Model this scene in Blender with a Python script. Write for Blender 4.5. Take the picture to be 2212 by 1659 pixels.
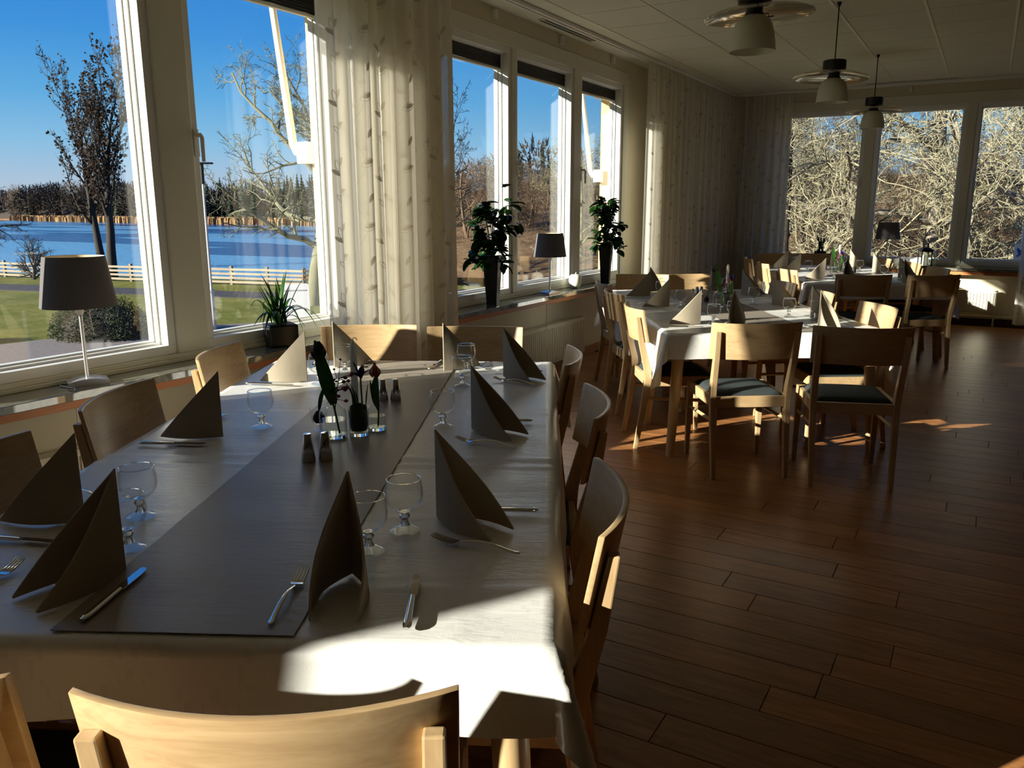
import bpy, bmesh, math, random
import numpy as np
from mathutils import Vector, Matrix

R = math.radians
for o in list(bpy.data.objects):
    bpy.data.objects.remove(o)
SC = bpy.context.scene
COL = SC.collection

# ------------------------------------------------------------------ camera, sky, sun, exposure
yaw, pitch, roll = R(-30.069), R(12.255), R(0.129)
Fw = Vector((math.sin(yaw) * math.cos(pitch), math.cos(yaw) * math.cos(pitch), -math.sin(pitch)))
R0 = Vector((math.cos(yaw), -math.sin(yaw), 0))
D0 = Fw.cross(R0)
Rt = R0 * math.cos(roll) + D0 * math.sin(roll)
Dn = D0 * math.cos(roll) - R0 * math.sin(roll)
cam_d = bpy.data.cameras.new('camera')
cam = bpy.data.objects.new('camera', cam_d)
COL.objects.link(cam)
cam.matrix_world = Matrix(((Rt.x, -Dn.x, -Fw.x, 0), (Rt.y, -Dn.y, -Fw.y, 0), (Rt.z, -Dn.z, -Fw.z, 1.45), (0, 0, 0, 1)))
cam_d.sensor_fit = 'HORIZONTAL'
cam_d.sensor_width = 36
cam_d.lens = 1750 / 2212 * 36
cam_d.clip_start = 0.05
cam_d.clip_end = 3000
SC.camera = cam

world = bpy.data.worlds.new('world')
SC.world = world
world.use_nodes = True
wn, wl = world.node_tree.nodes, world.node_tree.links
wn.clear()
wo = wn.new('ShaderNodeOutputWorld'); wb = wn.new('ShaderNodeBackground')
wt = wn.new('ShaderNodeTexCoord'); ws = wn.new('ShaderNodeSeparateXYZ'); wr = wn.new('ShaderNodeValToRGB')
wl.new(wt.outputs['Generated'], ws.inputs[0]); wl.new(ws.outputs['Z'], wr.inputs[0])
wl.new(wr.outputs[0], wb.inputs[0]); wl.new(wb.outputs[0], wo.inputs[0])
cr = wr.color_ramp
SKY = [(0.0, (.64, .72, .83)), (0.03, (.52, .68, .88)), (0.07, (.32, .64, .95)), (0.12, (.15, .50, .93)), (0.18, (.065, .36, .88)), (0.25, (.035, .27, .82)),
       (0.6, (.03, .20, .68)), (1.0, (.025, .16, .58))]
cr.elements[0].position = SKY[0][0]; cr.elements[0].color = (*SKY[0][1], 1)
cr.elements[1].position = 1.0; cr.elements[1].color = (*SKY[-1][1], 1)
for p_, c_ in SKY[1:-1]:
    e = cr.elements.new(p_); e.color = (*c_, 1)
wb.inputs['Strength'].default_value = .85

SUN_AZ, SUN_EL = R(33.5), R(16.6)
sun_d = bpy.data.lights.new('sun', 'SUN')
sun_d.energy = 15.0
sun_d.color = (1.0, .93, .80)
sun_d.angle = R(0.53)
sun = bpy.data.objects.new('sun', sun_d)
COL.objects.link(sun)
sv = Vector((math.sin(SUN_AZ) * math.cos(SUN_EL), math.cos(SUN_AZ) * math.cos(SUN_EL), -math.sin(SUN_EL)))
sun.rotation_euler = sv.to_track_quat('-Z', 'Y').to_euler()
sun.location = (-20, -30, 20)

vs = SC.view_settings
SC.display_settings.display_device = 'sRGB'
vs.view_transform = 'Standard'
vs.look = 'None'
vs.gamma = 1.0
vs.exposure = 0.08
vs.use_curve_mapping = False
SC.cycles.use_denoising = True
SC.cycles.max_bounces = 10
SC.cycles.diffuse_bounces = 8
SC.cycles.glossy_bounces = 4
SC.cycles.transmission_bounces = 8
SC.cycles.transparent_max_bounces = 32
SC.cycles.caustics_reflective = False
SC.cycles.caustics_refractive = False
SC.cycles.sample_clamp_indirect = 6

rng = random.Random(7)

# ------------------------------------------------------------------ mesh builder
class MB:
    def __init__(s):
        s.v, s.f, s.mi, s.uv = [], [], [], []

    def add(s, vs_, fs, mi=0, uvs=None):
        b = len(s.v)
        s.v.extend(vs_)
        for f in fs:
            s.f.append([i + b for i in f]); s.mi.append(mi)
            s.uv.append([uvs[i] for i in f] if uvs else None)
        return s

    def box(s, x0, x1, y0, y1, z0, z1, mi=0, M=None):
        p = [Vector(c) for c in ((x0, y0, z0), (x1, y0, z0), (x1, y1, z0), (x0, y1, z0), (x0, y0, z1), (x1, y0, z1), (x1, y1, z1), (x0, y1, z1))]
        if M: p = [M @ c for c in p]
        return s.add(p, [(3, 2, 1, 0), (4, 5, 6, 7), (0, 1, 5, 4), (1, 2, 6, 5), (2, 3, 7, 6), (3, 0, 4, 7)], mi)

    def bar(s, path, sizes, mi=0):
        """square section loft; sizes (wx, wy) per station, stations horizontal"""
        vs_, fs = [], []
        for (x, y, z), (a, b) in zip(path, sizes):
            vs_ += [(x - a, y - b, z), (x + a, y - b, z), (x + a, y + b, z), (x - a, y + b, z)]
        n = len(path)
        for i in range(n - 1):
            for k in range(4):
                fs.append((i * 4 + k, i * 4 + (k + 1) % 4, i * 4 + 4 + (k + 1) % 4, i * 4 + 4 + k))
        fs.append((3, 2, 1, 0)); t = (n - 1) * 4
        fs.append((t, t + 1, t + 2, t + 3))
        return s.add(vs_, fs, mi)

    def tube(s, path, radii, n=8, cap=True, mi=0):
        P = [Vector(p) for p in path]
        if not hasattr(radii, '__len__'): radii = [radii] * len(P)
        vs_, fs = [], []
        a = None
        for i, p in enumerate(P):
            d = (P[min(i + 1, len(P) - 1)] - P[max(i - 1, 0)])
            if d.length < 1e-9: d = Vector((0, 0, 1))
            d.normalize()
            if a is None:
                a = d.cross(Vector((0, 0, 1)) if abs(d.z) < .9 else Vector((1, 0, 0))).normalized()
            else:
                a = (a - d * a.dot(d))
                a = a.normalized() if a.length > 1e-6 else d.orthogonal().normalized()
            b = d.cross(a)
            for k in range(n):
                t = 2 * math.pi * k / n
                vs_.append(p + a * (math.cos(t) * radii[i]) + b * (math.sin(t) * radii[i]))
        for i in range(len(P) - 1):
            for k in range(n):
                fs.append((i * n + k, i * n + (k + 1) % n, (i + 1) * n + (k + 1) % n, (i + 1) * n + k))
        if cap:
            fs.append(tuple(reversed(range(n)))); fs.append(tuple(range((len(P) - 1) * n, len(P) * n)))
        return s.add(vs_, fs, mi)

    def lathe(s, prof, n=28, c=(0, 0, 0), mi=0, closed=False):
        vs_, fs = [], []
        for r, z in prof:
            for k in range(n):
                t = 2 * math.pi * k / n
                vs_.append((c[0] + r * math.cos(t), c[1] + r * math.sin(t), c[2] + z))
        m = len(prof)
        for i in range(m if closed else m - 1):
            j = (i + 1) % m
            if prof[i][0] < 1e-7 and prof[j][0] < 1e-7: continue
            for k in range(n):
                k2 = (k + 1) % n
                if prof[i][0] < 1e-7: fs.append((i * n, j * n + k2, j * n + k))
                elif prof[j][0] < 1e-7: fs.append((i * n + k, i * n + k2, j * n))
                else: fs.append((i * n + k, i * n + k2, j * n + k2, j * n + k))
        return s.add(vs_, fs, mi)

    def grid(s, nu, nv, fn, mi=0, uvfn=None, flip=False):
        vs_ = [fn(i / nu, j / nv) for j in range(nv + 1) for i in range(nu + 1)]
        uv = [uvfn(i / nu, j / nv) for j in range(nv + 1) for i in range(nu + 1)] if uvfn else None
        w = nu + 1
        fs = []
        for j in range(nv):
            for i in range(nu):
                q = (j * w + i, j * w + i + 1, (j + 1) * w + i + 1, (j + 1) * w + i)
                fs.append(tuple(reversed(q)) if flip else q)
        return s.add(vs_, fs, mi, uv)

    def slab(s, nu, nv, fa, fb, mi=0):
        """closed sheet between two parametric surfaces fa (front) and fb (back)"""
        w = nu + 1
        A = [fa(i / nu, j / nv) for j in range(nv + 1) for i in range(nu + 1)]
        B = [fb(i / nu, j / nv) for j in range(nv + 1) for i in range(nu + 1)]
        o = len(A); fs = []
        for j in range(nv):
            for i in range(nu):
                q = (j * w + i, j * w + i + 1, (j + 1) * w + i + 1, (j + 1) * w + i)
                fs.append(q); fs.append(tuple(k + o for k in reversed(q)))
        ring = [i for i in range(nu)] + [nu + j * w for j in range(nv)] + [nv * w + nu - i for i in range(nu)] + [(nv - j) * w for j in range(nv)]
        for a, b in zip(ring, ring[1:] + ring[:1]):
            fs.append((b, a, a + o, b + o))
        return s.add(A + B, fs, mi)

    def prism(s, poly, z0, z1, mi=0):
        n = len(poly)
        vs_ = [(x, y, z0) for x, y in poly] + [(x, y, z1) for x, y in poly]
        fs = [tuple(reversed(range(n))), tuple(range(n, 2 * n))] + [(k, (k + 1) % n, n + (k + 1) % n, n + k) for k in range(n)]
        return s.add(vs_, fs, mi)

    def mesh(s, name, mats, smooth=38, bevel=0):
        me = bpy.data.meshes.new(name)
        me.from_pydata([tuple(v) for v in s.v], [], s.f)
        if not isinstance(mats, (list, tuple)): mats = [mats]
        for m in mats: me.materials.append(m)
        if len(mats) > 1:
            me.polygons.foreach_set('material_index', s.mi)
        if any(u is not None for u in s.uv):
            ul = me.uv_layers.new(name='UVMap')
            flat = []
            for u, f in zip(s.uv, s.f):
                for k in range(len(f)):
                    flat += list(u[k]) if u else [0, 0]
            ul.data.foreach_set('uv', flat)
        if bevel:
            bm = bmesh.new(); bm.from_mesh(me)
            bmesh.ops.recalc_face_normals(bm, faces=bm.faces)
            es = [e for e in bm.edges if len(e.link_faces) == 2 and e.calc_face_angle(0) > R(35)]
            bmesh.ops.bevel(bm, geom=es, offset=bevel, segments=2, profile=.6, affect='EDGES', clamp_overlap=True)
            bm.to_mesh(me); bm.free()
        if smooth:
            me.shade_smooth()
            me.set_sharp_from_angle(angle=R(smooth))
        me.update()
        return me

    def obj(s, name, mats, parent=None, smooth=38, bevel=0, loc=None, rotz=0):
        return link(name, s.mesh(name, mats, smooth, bevel), parent, loc, rotz)

def link(name, me, parent=None, loc=None, rotz=0):
    o = bpy.data.objects.new(name, me)
    COL.objects.link(o)
    if parent: o.parent = parent
    if loc: o.location = loc
    o.rotation_euler = (0, 0, rotz)
    return o

def tag(o, label, cat=None, group=None, kind=None):
    o['label'] = label
    if cat: o['category'] = cat
    if group: o['group'] = group
    if kind: o['kind'] = kind
    return o

def thing(name, label, cat, loc=(0, 0, 0), rotz=0, group=None):
    o = bpy.data.objects.new(name, None)
    COL.objects.link(o)
    o.empty_display_size = .1
    o.location = loc; o.rotation_euler = (0, 0, rotz)
    return tag(o, label, cat, group)

def dup(root, loc=None, rotz=None, label=None, group=None, scale=None):
    r = root.copy(); COL.objects.link(r)
    if loc is not None: r.location = loc
    if rotz is not None: r.rotation_euler = (0, 0, rotz)
    if scale is not None: r.scale = (scale, scale, scale) if not hasattr(scale, '__len__') else scale
    if label: r['label'] = label
    if group: r['group'] = group
    for ch in list(root.children):
        c = ch.copy(); COL.objects.link(c); c.parent = r
        for g in list(ch.children):
            d = g.copy(); COL.objects.link(d); d.parent = c
    return r

def struct(mb, name, mats, label, smooth=0, bevel=0, parent=None):
    o = mb.obj(name, mats, parent, smooth, bevel)
    if not parent: tag(o, label, None, None, 'structure')
    return o

# ------------------------------------------------------------------ materials
class NT:
    def __init__(s, name):
        m = bpy.data.materials.new(name); m.use_nodes = True
        s.m = m; s.n = m.node_tree.nodes; s.l = m.node_tree.links; s.n.clear()
        s.out = s.n.new('ShaderNodeOutputMaterial')

    def node(s, t, **kw):
        n = s.n.new('ShaderNode' + t)
        for k, v in kw.items(): setattr(n, k, v)
        return n

    def set(s, sock, v):
        if isinstance(v, bpy.types.NodeSocket): s.l.new(v, sock)
        elif v is not None:
            if hasattr(v, '__len__') and len(v) == 3 and sock.type == 'RGBA': v = (*v, 1)
            sock.default_value = v

    def math(s, op, a, b=None, c=None, clamp=False):
        n = s.node('Math', operation=op, use_clamp=clamp)
        for i, v in enumerate((a, b, c)):
            if v is not None: s.set(n.inputs[i], v)
        return n.outputs[0]

    def mix(s, f, a, b, blend='MIX'):
        n = s.node('Mix', data_type='RGBA', blend_type=blend)
        s.set(n.inputs[0], f); s.set(n.inputs[6], a); s.set(n.inputs[7], b)
        return n.outputs[2]

    def coord(s, which='Object', scale=(1, 1, 1), rot=(0, 0, 0)):
        t = s.node('TexCoord'); mp = s.node('Mapping')
        s.l.new(t.outputs[which], mp.inputs[0])
        mp.inputs['Scale'].default_value = scale; mp.inputs['Rotation'].default_value = rot
        return mp.outputs[0]

    def noise(s, vec, scale=5, detail=4, rough=.55, dist=0):
        n = s.node('TexNoise')
        if vec is not None: s.l.new(vec, n.inputs['Vector'])
        n.inputs['Scale'].default_value = scale; n.inputs['Detail'].default_value = detail
        n.inputs['Roughness'].default_value = rough; n.inputs['Distortion'].default_value = dist
        return n.outputs['Fac']

    def ramp(s, f, stops):
        n = s.node('ValToRGB'); s.set(n.inputs[0], f)
        e = n.color_ramp.elements
        e[0].position, e[0].color = stops[0][0], (*stops[0][1], 1)
        e[1].position, e[1].color = stops[-1][0], (*stops[-1][1], 1)
        for p, c in stops[1:-1]:
            x = e.new(p); x.color = (*c, 1)
        return n.outputs[0]

    def bump(s, h, strength=.2, dist=.01):
        n = s.node('Bump'); s.set(n.inputs['Height'], h)
        n.inputs['Strength'].default_value = strength; n.inputs['Distance'].default_value = dist
        return n.outputs[0]

    def pbr(s, color, rough=.5, metal=0, spec=.5, normal=None, trans=0, ior=1.45, sheen=0, alpha=None, coat=0):
        b = s.node('BsdfPrincipled')
        s.set(b.inputs['Base Color'], color); s.set(b.inputs['Roughness'], rough)
        s.set(b.inputs['Metallic'], metal); s.set(b.inputs['Specular IOR Level'], spec)
        s.set(b.inputs['Transmission Weight'], trans); s.set(b.inputs['IOR'], ior)
        if sheen: s.set(b.inputs['Sheen Weight'], sheen)
        if coat: s.set(b.inputs['Coat Weight'], coat)
        if normal is not None: s.l.new(normal, b.inputs['Normal'])
        return b.outputs[0]

    def mixs(s, f, a, b):
        n = s.node('MixShader'); s.set(n.inputs[0], f); s.l.new(a, n.inputs[1]); s.l.new(b, n.inputs[2])
        return n.outputs[0]

    def done(s, sh):
        s.l.new(sh, s.out.inputs[0]); return s.m

def plain(name, color, rough=.5, metal=0, spec=.5, var=.06, scale=8, bump=0, coat=0):
    t = NT(name); v = t.coord()
    n = t.noise(v, scale, 4)
    c = t.mix(n, tuple(x * (1 - var) for x in color), tuple(min(1, x * (1 + var)) for x in color))
    nm = t.bump(t.noise(v, scale * 8, 3), bump, .004) if bump else None
    return t.done(t.pbr(c, rough, metal, spec, nm, coat=coat))

def wood(name, base, dark, stretch=(2.5, 40, 40), rough=.42, rnd=.12, spec=.55, contrast=1.0):
    t = NT(name); v = t.coord('Object', stretch)
    oi = t.node('ObjectInfo')
    add = t.node('VectorMath', operation='ADD'); t.l.new(v, add.inputs[0])
    mul = t.math('MULTIPLY', oi.outputs['Random'], 37.0)
    t.l.new(mul, add.inputs[1])
    g = t.noise(add.outputs[0], 1.0, 5, .62, 1.2)
    f = t.noise(add.outputs[0], 5.0, 3, .6)
    gg = t.math('ADD', t.math('MULTIPLY', g, .75), t.math('MULTIPLY', f, .25))
    c = t.ramp(gg, [(.5 - .18 / contrast, dark), (.5 + .14 / contrast, base)])
    k = t.math('ADD', 1 - rnd, t.math('MULTIPLY', oi.outputs['Random'], 2 * rnd))
    c = t.mix(1.0, c, t.node('CombineColor').outputs[0], 'MULTIPLY') if False else c
    hs = t.node('HueSaturation'); t.set(hs.inputs['Color'], c); t.set(hs.inputs['Value'], k)
    return t.done(t.pbr(hs.outputs[0], rough, 0, spec, t.bump(gg, .08, .002)))

def thin_glass(name, tint=(.96, .98, .97), f0=.05, power=5.0, gain=.9, rough=0.0):
    t = NT(name)
    lw = t.node('LayerWeight'); lw.inputs[0].default_value = .5
    f = t.math('ADD', f0, t.math('MULTIPLY', t.math('POWER', lw.outputs['Facing'], power), gain), clamp=True)
    tr = t.node('BsdfTransparent'); t.set(tr.inputs[0], tint)
    gl = t.node('BsdfGlossy'); gl.inputs['Roughness'].default_value = rough
    return t.done(t.mixs(f, tr.outputs[0], gl.outputs[0]))

def leafmat(name, col, col2, rough=.4, trans=.3, scale=6):
    t = NT(name); v = t.coord()
    c = t.mix(t.noise(v, scale, 3), col, col2)
    p = t.pbr(c, rough, 0, .4)
    tl = t.node('BsdfTranslucent'); t.set(tl.inputs[0], t.mix(.5, c, (min(1, col2[0] * 2.4), min(1, col2[1] * 2.2), col2[2])))
    return t.done(t.mixs(trans, p, tl.outputs[0]))

M = {}
M['beech'] = wood('beech_along', (.58, .41, .22), (.45, .295, .15), (3, 34, 34), .33)
M['beech_v'] = wood('beech_upright', (.58, .41, .22), (.46, .305, .155), (34, 34, 3), .33)
M['ply_edge'] = wood('beech_edge', (.60, .43, .26), (.45, .31, .18), (3, 10, 160), .5)
M['seat'] = plain('seat_fabric', (.030, .040, .042), .9, var=.35, scale=160, bump=.5)
M['cream'] = plain('cream_paint', (.66, .62, .48), .45, var=.03)
M['frame'] = plain('window_paint', (.72, .70, .58), .3, var=.03)
M['frame_white'] = plain('white_sash_paint', (.80, .80, .76), .3, var=.02)
M['wall'] = plain('wall_paint', (.66, .60, .44), .7, var=.04, scale=40, bump=.15)
M['dark_wall'] = plain('far_wall_paint', (.13, .11, .085), .75, var=.05)
M['facade'] = plain('ochre_facade', (.72, .50, .20), .7, var=.08)
M['ceil_tile'] = plain('ceiling_tile', (.70, .70, .58), .85, var=.05, scale=120, bump=.3)
M['ceil_dark'] = plain('ceiling_gap', (.12, .12, .09), .8)
M['ceil_strip'] = plain('ceiling_strip', (.70, .69, .56), .6)
M['tbar'] = plain('ceiling_bar', (.66, .61, .46), .4)
M['black'] = plain('black_plastic', (.012, .012, .013), .35)
M['vase_black'] = plain('black_glaze', (.006, .006, .008), .22, spec=.35)
M['steel'] = plain('brushed_steel', (.62, .60, .57), .16, 1, var=.04, scale=30)
M['chrome'] = plain('polished_steel', (.72, .71, .69), .10, 1, var=.03)
M['silver'] = plain('satin_silver', (.66, .67, .69), .25, .7)
M['white'] = plain('white_plastic', (.80, .79, .75), .35)
M['radiator'] = plain('radiator_enamel', (.74, .71, .58), .35)
M['pine'] = wood('pine_strip', (.58, .22, .07), (.46, .16, .05), (40, 3, 40), .5)
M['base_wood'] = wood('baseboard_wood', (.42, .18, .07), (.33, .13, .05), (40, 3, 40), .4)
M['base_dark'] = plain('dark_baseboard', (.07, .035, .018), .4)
wx = NT('white_wax'); _t = wx.node('BsdfTranslucent'); wx.set(_t.inputs[0], (.9, .88, .80)); M['wax'] = wx.done(wx.mixs(.4, wx.pbr((.88, .87, .82), .4), _t.outputs[0]))
M['pane'] = thin_glass('pane_glass', (.97, .985, .98), .035, 4.5, .9)
M['goblet'] = thin_glass('goblet_glass', (.972, .976, .976), .008, 4.0, .9, .0)
tg = NT('solid_glass'); M['solid_glass'] = tg.done(tg.pbr((.97, .985, .98), .01, 0, .5, None, 1.0, 1.45))
M['vase_glass'] = thin_glass('vase_glass', (.94, .96, .955), .03, 3.2, .9, .0)
tw_ = NT('vase_water'); M['water_in'] = thin_glass('vase_water_skin', (.93, .95, .94), .03, 3, .5)
M['leaf_dark'] = leafmat('dark_leaf', (.008, .035, .006), (.02, .085, .012), .3, .3)
M['leaf_spike'] = leafmat('spike_leaf', (.02, .075, .01), (.055, .16, .02), .35, .3)
M['stem'] = plain('green_stem', (.06, .16, .03), .5)
M['tulip_leaf'] = leafmat('tulip_leaf', (.02, .09, .02), (.07, .22, .03), .4, .3)
M['tulip_dark'] = leafmat('dark_petal', (.03, .008, .012), (.07, .015, .02), .45, .2)
M['tulip_orange'] = leafmat('orange_petal', (.35, .09, .04), (.55, .20, .08), .45, .25)
M['iris'] = leafmat('iris_petal', (.015, .012, .12), (.04, .03, .28), .45, .2)
M['pink'] = leafmat('pink_petal', (.35, .07, .13), (.55, .18, .24), .5, .2)
M['twig_dark'] = plain('dark_twig', (.03, .012, .015), .7)
M['moss'] = plain('moss', (.045, .055, .015), .95, var=.5, scale=90, bump=.8)
M['bulb'] = plain('bulb_skin', (.55, .36, .08), .5, var=.3, scale=30)

# table linen
def linen(name, col, pattern=0.0, wrinkle=.25, rough=.85, spec=.25):
    t = NT(name); v = t.coord('Object')
    c = t.mix(t.noise(v, 3, 3), tuple(x * .96 for x in col), tuple(min(1, x * 1.03) for x in col))
    h = t.noise(t.coord('Object', (14, 3, 6)), 2.2, 5, .6, .8)
    if pattern:
        ch = t.node('TexChecker'); t.l.new(t.coord('Object', (28, 62, 28)), ch.inputs['Vector']); ch.inputs['Scale'].default_value = 1
        ch2 = t.node('TexChecker'); t.l.new(t.coord('Object', (62, 28, 28)), ch2.inputs['Vector']); ch2.inputs['Scale'].default_value = 1
        ch3 = t.node('TexChecker'); t.l.new(t.coord('Object', (9, 9, 9)), ch3.inputs['Vector']); ch3.inputs['Scale'].default_value = 1
        mm = t.math('MULTIPLY', t.math('MULTIPLY', ch.outputs['Fac'], ch2.outputs['Fac']), ch3.outputs['Fac'])
        c = t.mix(t.math('MULTIPLY', mm, pattern), c, tuple(x * .72 for x in col))
    fine = t.noise(v, 420, 2)
    nm = t.bump(t.math('ADD', h, t.math('MULTIPLY', fine, .06)), wrinkle, .012)
    return t.done(t.pbr(c, rough, 0, spec, nm))
M['cloth'] = linen('white_damask', (.82, .82, .79), .22, .16, .33, 1.0)
M['runner'] = linen('taupe_runner', (.31, .27, .23), 0, .10, .40, .7)
M['napkin'] = linen('taupe_paper', (.35, .30, .225), 0, .06)

def marble():
    t = NT('green_marble'); v = t.coord('Object')
    n = t.noise(v, 9, 8, .7, 1.5); n2 = t.noise(v, 60, 4)
    c = t.ramp(n, [(.35, (.06, .07, .055)), (.5, (.15, .16, .12)), (.68, (.30, .30, .23))])
    c = t.mix(t.math('MULTIPLY', n2, .35), c, (.35, .34, .28))
    return t.done(t.pbr(c, .05, 0, .9, None, 0, 1.55, coat=.6))
M['marble'] = marble()

def floor_mat():
    t = NT('floor_laminate'); oi = t.node('ObjectInfo')
    v = t.coord('Object', (3.0, 26, 10))
    add = t.node('VectorMath', operation='ADD'); t.l.new(v, add.inputs[0])
    t.l.new(t.math('MULTIPLY', oi.outputs['Random'], 53.0), add.inputs[1])
    g = t.noise(add.outputs[0], 1.1, 6, .62, 1.0)
    c = t.ramp(g, [(.3, (.28, .11, .036)), (.52, (.40, .175, .062)), (.72, (.50, .24, .095))])
    hs = t.node('HueSaturation'); t.set(hs.inputs['Color'], c)
    t.set(hs.inputs['Value'], t.math('ADD', .82, t.math('MULTIPLY', oi.outputs['Random'], .3)))
    return t.done(t.pbr(hs.outputs[0], t.math('ADD', .26, t.math('MULTIPLY', g, .12)), 0, .45, t.bump(g, .05, .002)))
M['floor'] = floor_mat()
M['floor_gap'] = plain('floor_joint', (.04, .018, .008), .8)

def curtain_mat(name, base, leaf, trans, see, leaf_gain=1.0):
    t = NT(name)
    tc = t.node('TexCoord'); sp = t.node('SeparateXYZ'); t.l.new(tc.outputs['UV'], sp.inputs[0])
    W_, H_ = .30, .36
    row = t.math('FLOOR', t.math('DIVIDE', sp.outputs[0], W_))
    x = t.math('MULTIPLY', t.math('FRACT', t.math('DIVIDE', sp.outputs[0], W_)), W_)
    yy = t.math('ADD', sp.outputs[1], t.math('MULTIPLY', row, .19))
    y = t.math('MULTIPLY', t.math('FRACT', t.math('DIVIDE', yy, H_)), H_)
    mask = None
    def union(a):
        nonlocal mask
        mask = a if mask is None else t.math('MAXIMUM', mask, a)
    def leafshape(cx, cy, ang, L, w, filled):
        ca, sa = math.cos(R(ang)), math.sin(R(ang))
        dx = t.math('SUBTRACT', x, cx); dy = t.math('SUBTRACT', y, cy)
        lx = t.math('ADD', t.math('MULTIPLY', dx, ca / L), t.math('MULTIPLY', dy, sa / L))
        ly = t.math('ABSOLUTE', t.math('ADD', t.math('MULTIPLY', dx, -sa), t.math('MULTIPLY', dy, ca)))
        e = t.math('SUBTRACT', t.math('MULTIPLY', t.math('SUBTRACT', 1.0, t.math('MULTIPLY', lx, lx)), w), ly)
        if filled: union(t.math('GREATER_THAN', e, 0.0))
        else: union(t.math('MULTIPLY', t.math('LESS_THAN', t.math('ABSOLUTE', e), .0022), .8))
    leafshape(.21, .10, 20, .036, .013, True); leafshape(.205, .095, 24, .046, .022, False)
    leafshape(.08, .20, 150, .034, .012, True); leafshape(.09, .235, 110, .034, .013, False)
    leafshape(.22, .26, 65, .034, .012, True); leafshape(.10, .06, -40, .032, .011, False)
    vx = t.math('ADD', .15, t.math('MULTIPLY', t.math('SINE', t.math('MULTIPLY', y, 2 * math.pi / H_)), .045))
    union(t.math('MULTIPLY', t.math('LESS_THAN', t.math('ABSOLUTE', t.math('SUBTRACT', x, vx)), .0016), .7))
    weave = t.noise(t.coord('UV', (260, 260, 1)), 1.0, 2)
    c = t.mix(t.math('MULTIPLY', mask, leaf_gain), base, leaf)
    c = t.mix(t.math('MULTIPLY', weave, .12), c, tuple(v_ * .8 for v_ in base))
    df = t.node('BsdfDiffuse'); t.set(df.inputs[0], c)
    tl = t.node('BsdfTranslucent'); t.set(tl.inputs[0], c)
    s1 = t.mixs(t.math('MULTIPLY', t.math('SUBTRACT', 1.0, t.math('MULTIPLY', mask, .5)), trans), df.outputs[0], tl.outputs[0])
    tr = t.node('BsdfTransparent')
    f = t.math('MULTIPLY', t.math('SUBTRACT', 1.0, t.math('MULTIPLY', mask, .9)), see)
    return t.done(t.mixs(f, s1, tr.outputs[0]))
M['curtain'] = curtain_mat('leaf_curtain', (.84, .81, .73), (.56, .51, .41), .50, .10)

def shade_mat():
    t = NT('grey_shade'); v = t.coord('Object', (1, 1, 60))
    c = t.mix(t.noise(v, 9, 2), (.12, .115, .12), (.16, .15, .155))
    p = t.pbr(c, .85, 0, .2); tl = t.node('BsdfTranslucent'); t.set(tl.inputs[0], (.16, .13, .10))
    return t.done(t.mixs(.15, p, tl.outputs[0]))
M['shade'] = shade_mat()
M['shade_in'] = plain('shade_lining', (.70, .60, .42), .7)

def opal():
    t = NT('opal_glass'); p = t.pbr((.80, .79, .70), .28, 0, .5)
    tl = t.node('BsdfTranslucent'); t.set(tl.inputs[0], (.75, .73, .62))
    return t.done(t.mixs(.25, p, tl.outputs[0]))
M['opal'] = opal()
M['disc'] = thin_glass('lamp_plate_glass', (.90, .86, .74), .08, 2.5, .7, .05)
M['apple'] = plain('white_ceramic', (.78, .78, .66), .15)
M['lantern_glass'] = thin_glass('lantern_glass', (.95, .97, .96), .06, 4, .8)

# outdoors
def ground(name, stops, scale, rough=.95, s2=None, bump=0, spec=.1):
    t = NT(name); v = t.coord('Object')
    n = t.noise(v, scale, 8, .65)
    if s2: n = t.math('ADD', t.math('MULTIPLY', n, .55), t.math('MULTIPLY', t.noise(v, s2, 5, .7), .45))
    c = t.ramp(n, stops)
    return t.done(t.pbr(c, rough, 0, spec, t.bump(n, bump, .1) if bump else None))
M['lawn'] = ground('lawn_grass', [(.30, (.055, .066, .012)), (.48, (.125, .13, .025)), (.66, (.22, .195, .065))], .35, .95, 3.0, .3)
M['asphalt'] = ground('asphalt', [(.3, (.045, .045, .05)), (.7, (.085, .08, .085))], 4, .9)
M['gravel'] = ground('gravel', [(.3, (.13, .11, .10)), (.7, (.26, .23, .21))], 6, .95, 30)
M['leaflitter'] = ground('leaf_litter', [(.3, (.06, .033, .018)), (.5, (.15, .092, .048)), (.7, (.28, .19, .10))], 1.2, .95, 8, .3)
M['sand'] = ground('sandy_path', [(.3, (.42, .33, .22)), (.7, (.62, .50, .36))], 1.5, .95)
M['reed'] = ground('reed_bed', [(.3, (.21, .12, .055)), (.7, (.33, .21, .10))], 1.2, .9, 6)
M['fence'] = wood('fence_timber', (.30, .24, .17), (.20, .16, .11), (3, 30, 30), .8)
M['fence_v'] = wood('fence_post_timber', (.22, .175, .12), (.15, .12, .08), (30, 30, 3), .8)
M['bark_dark'] = plain('dark_bark', (.030, .023, .018), .9, var=.4, scale=6)
M['bark_oak'] = plain('lichen_bark', (.24, .205, .155), .95, var=.3, scale=9, bump=.4)
M['twig_lichen'] = plain('lichen_twig', (.27, .245, .155), .95, var=.3, scale=4)
M['twig_brown'] = plain('brown_twig', (.125, .08, .045), .95, var=.35, scale=2)
M['twig_grey'] = plain('grey_green_twig', (.15, .145, .085), .95, var=.3, scale=4)
M['leaf_brown'] = leafmat('withered_leaf', (.022, .013, .009), (.05, .027, .016), .7, .2, 1)
M['conifer'] = plain('conifer_needles', (.016, .026, .011), .95, var=.5, scale=2.5)
M['far_tree'] = plain('far_bare_crown', (.060, .043, .031), .95, var=.35, scale=.6)
M['bush_leaf'] = leafmat('clipped_bush_leaf', (.006, .014, .005), (.028, .042, .009), .5, .15, 1.5)
M['pole'] = plain('galvanised_pole', (.52, .54, .57), .35, .6)
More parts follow.
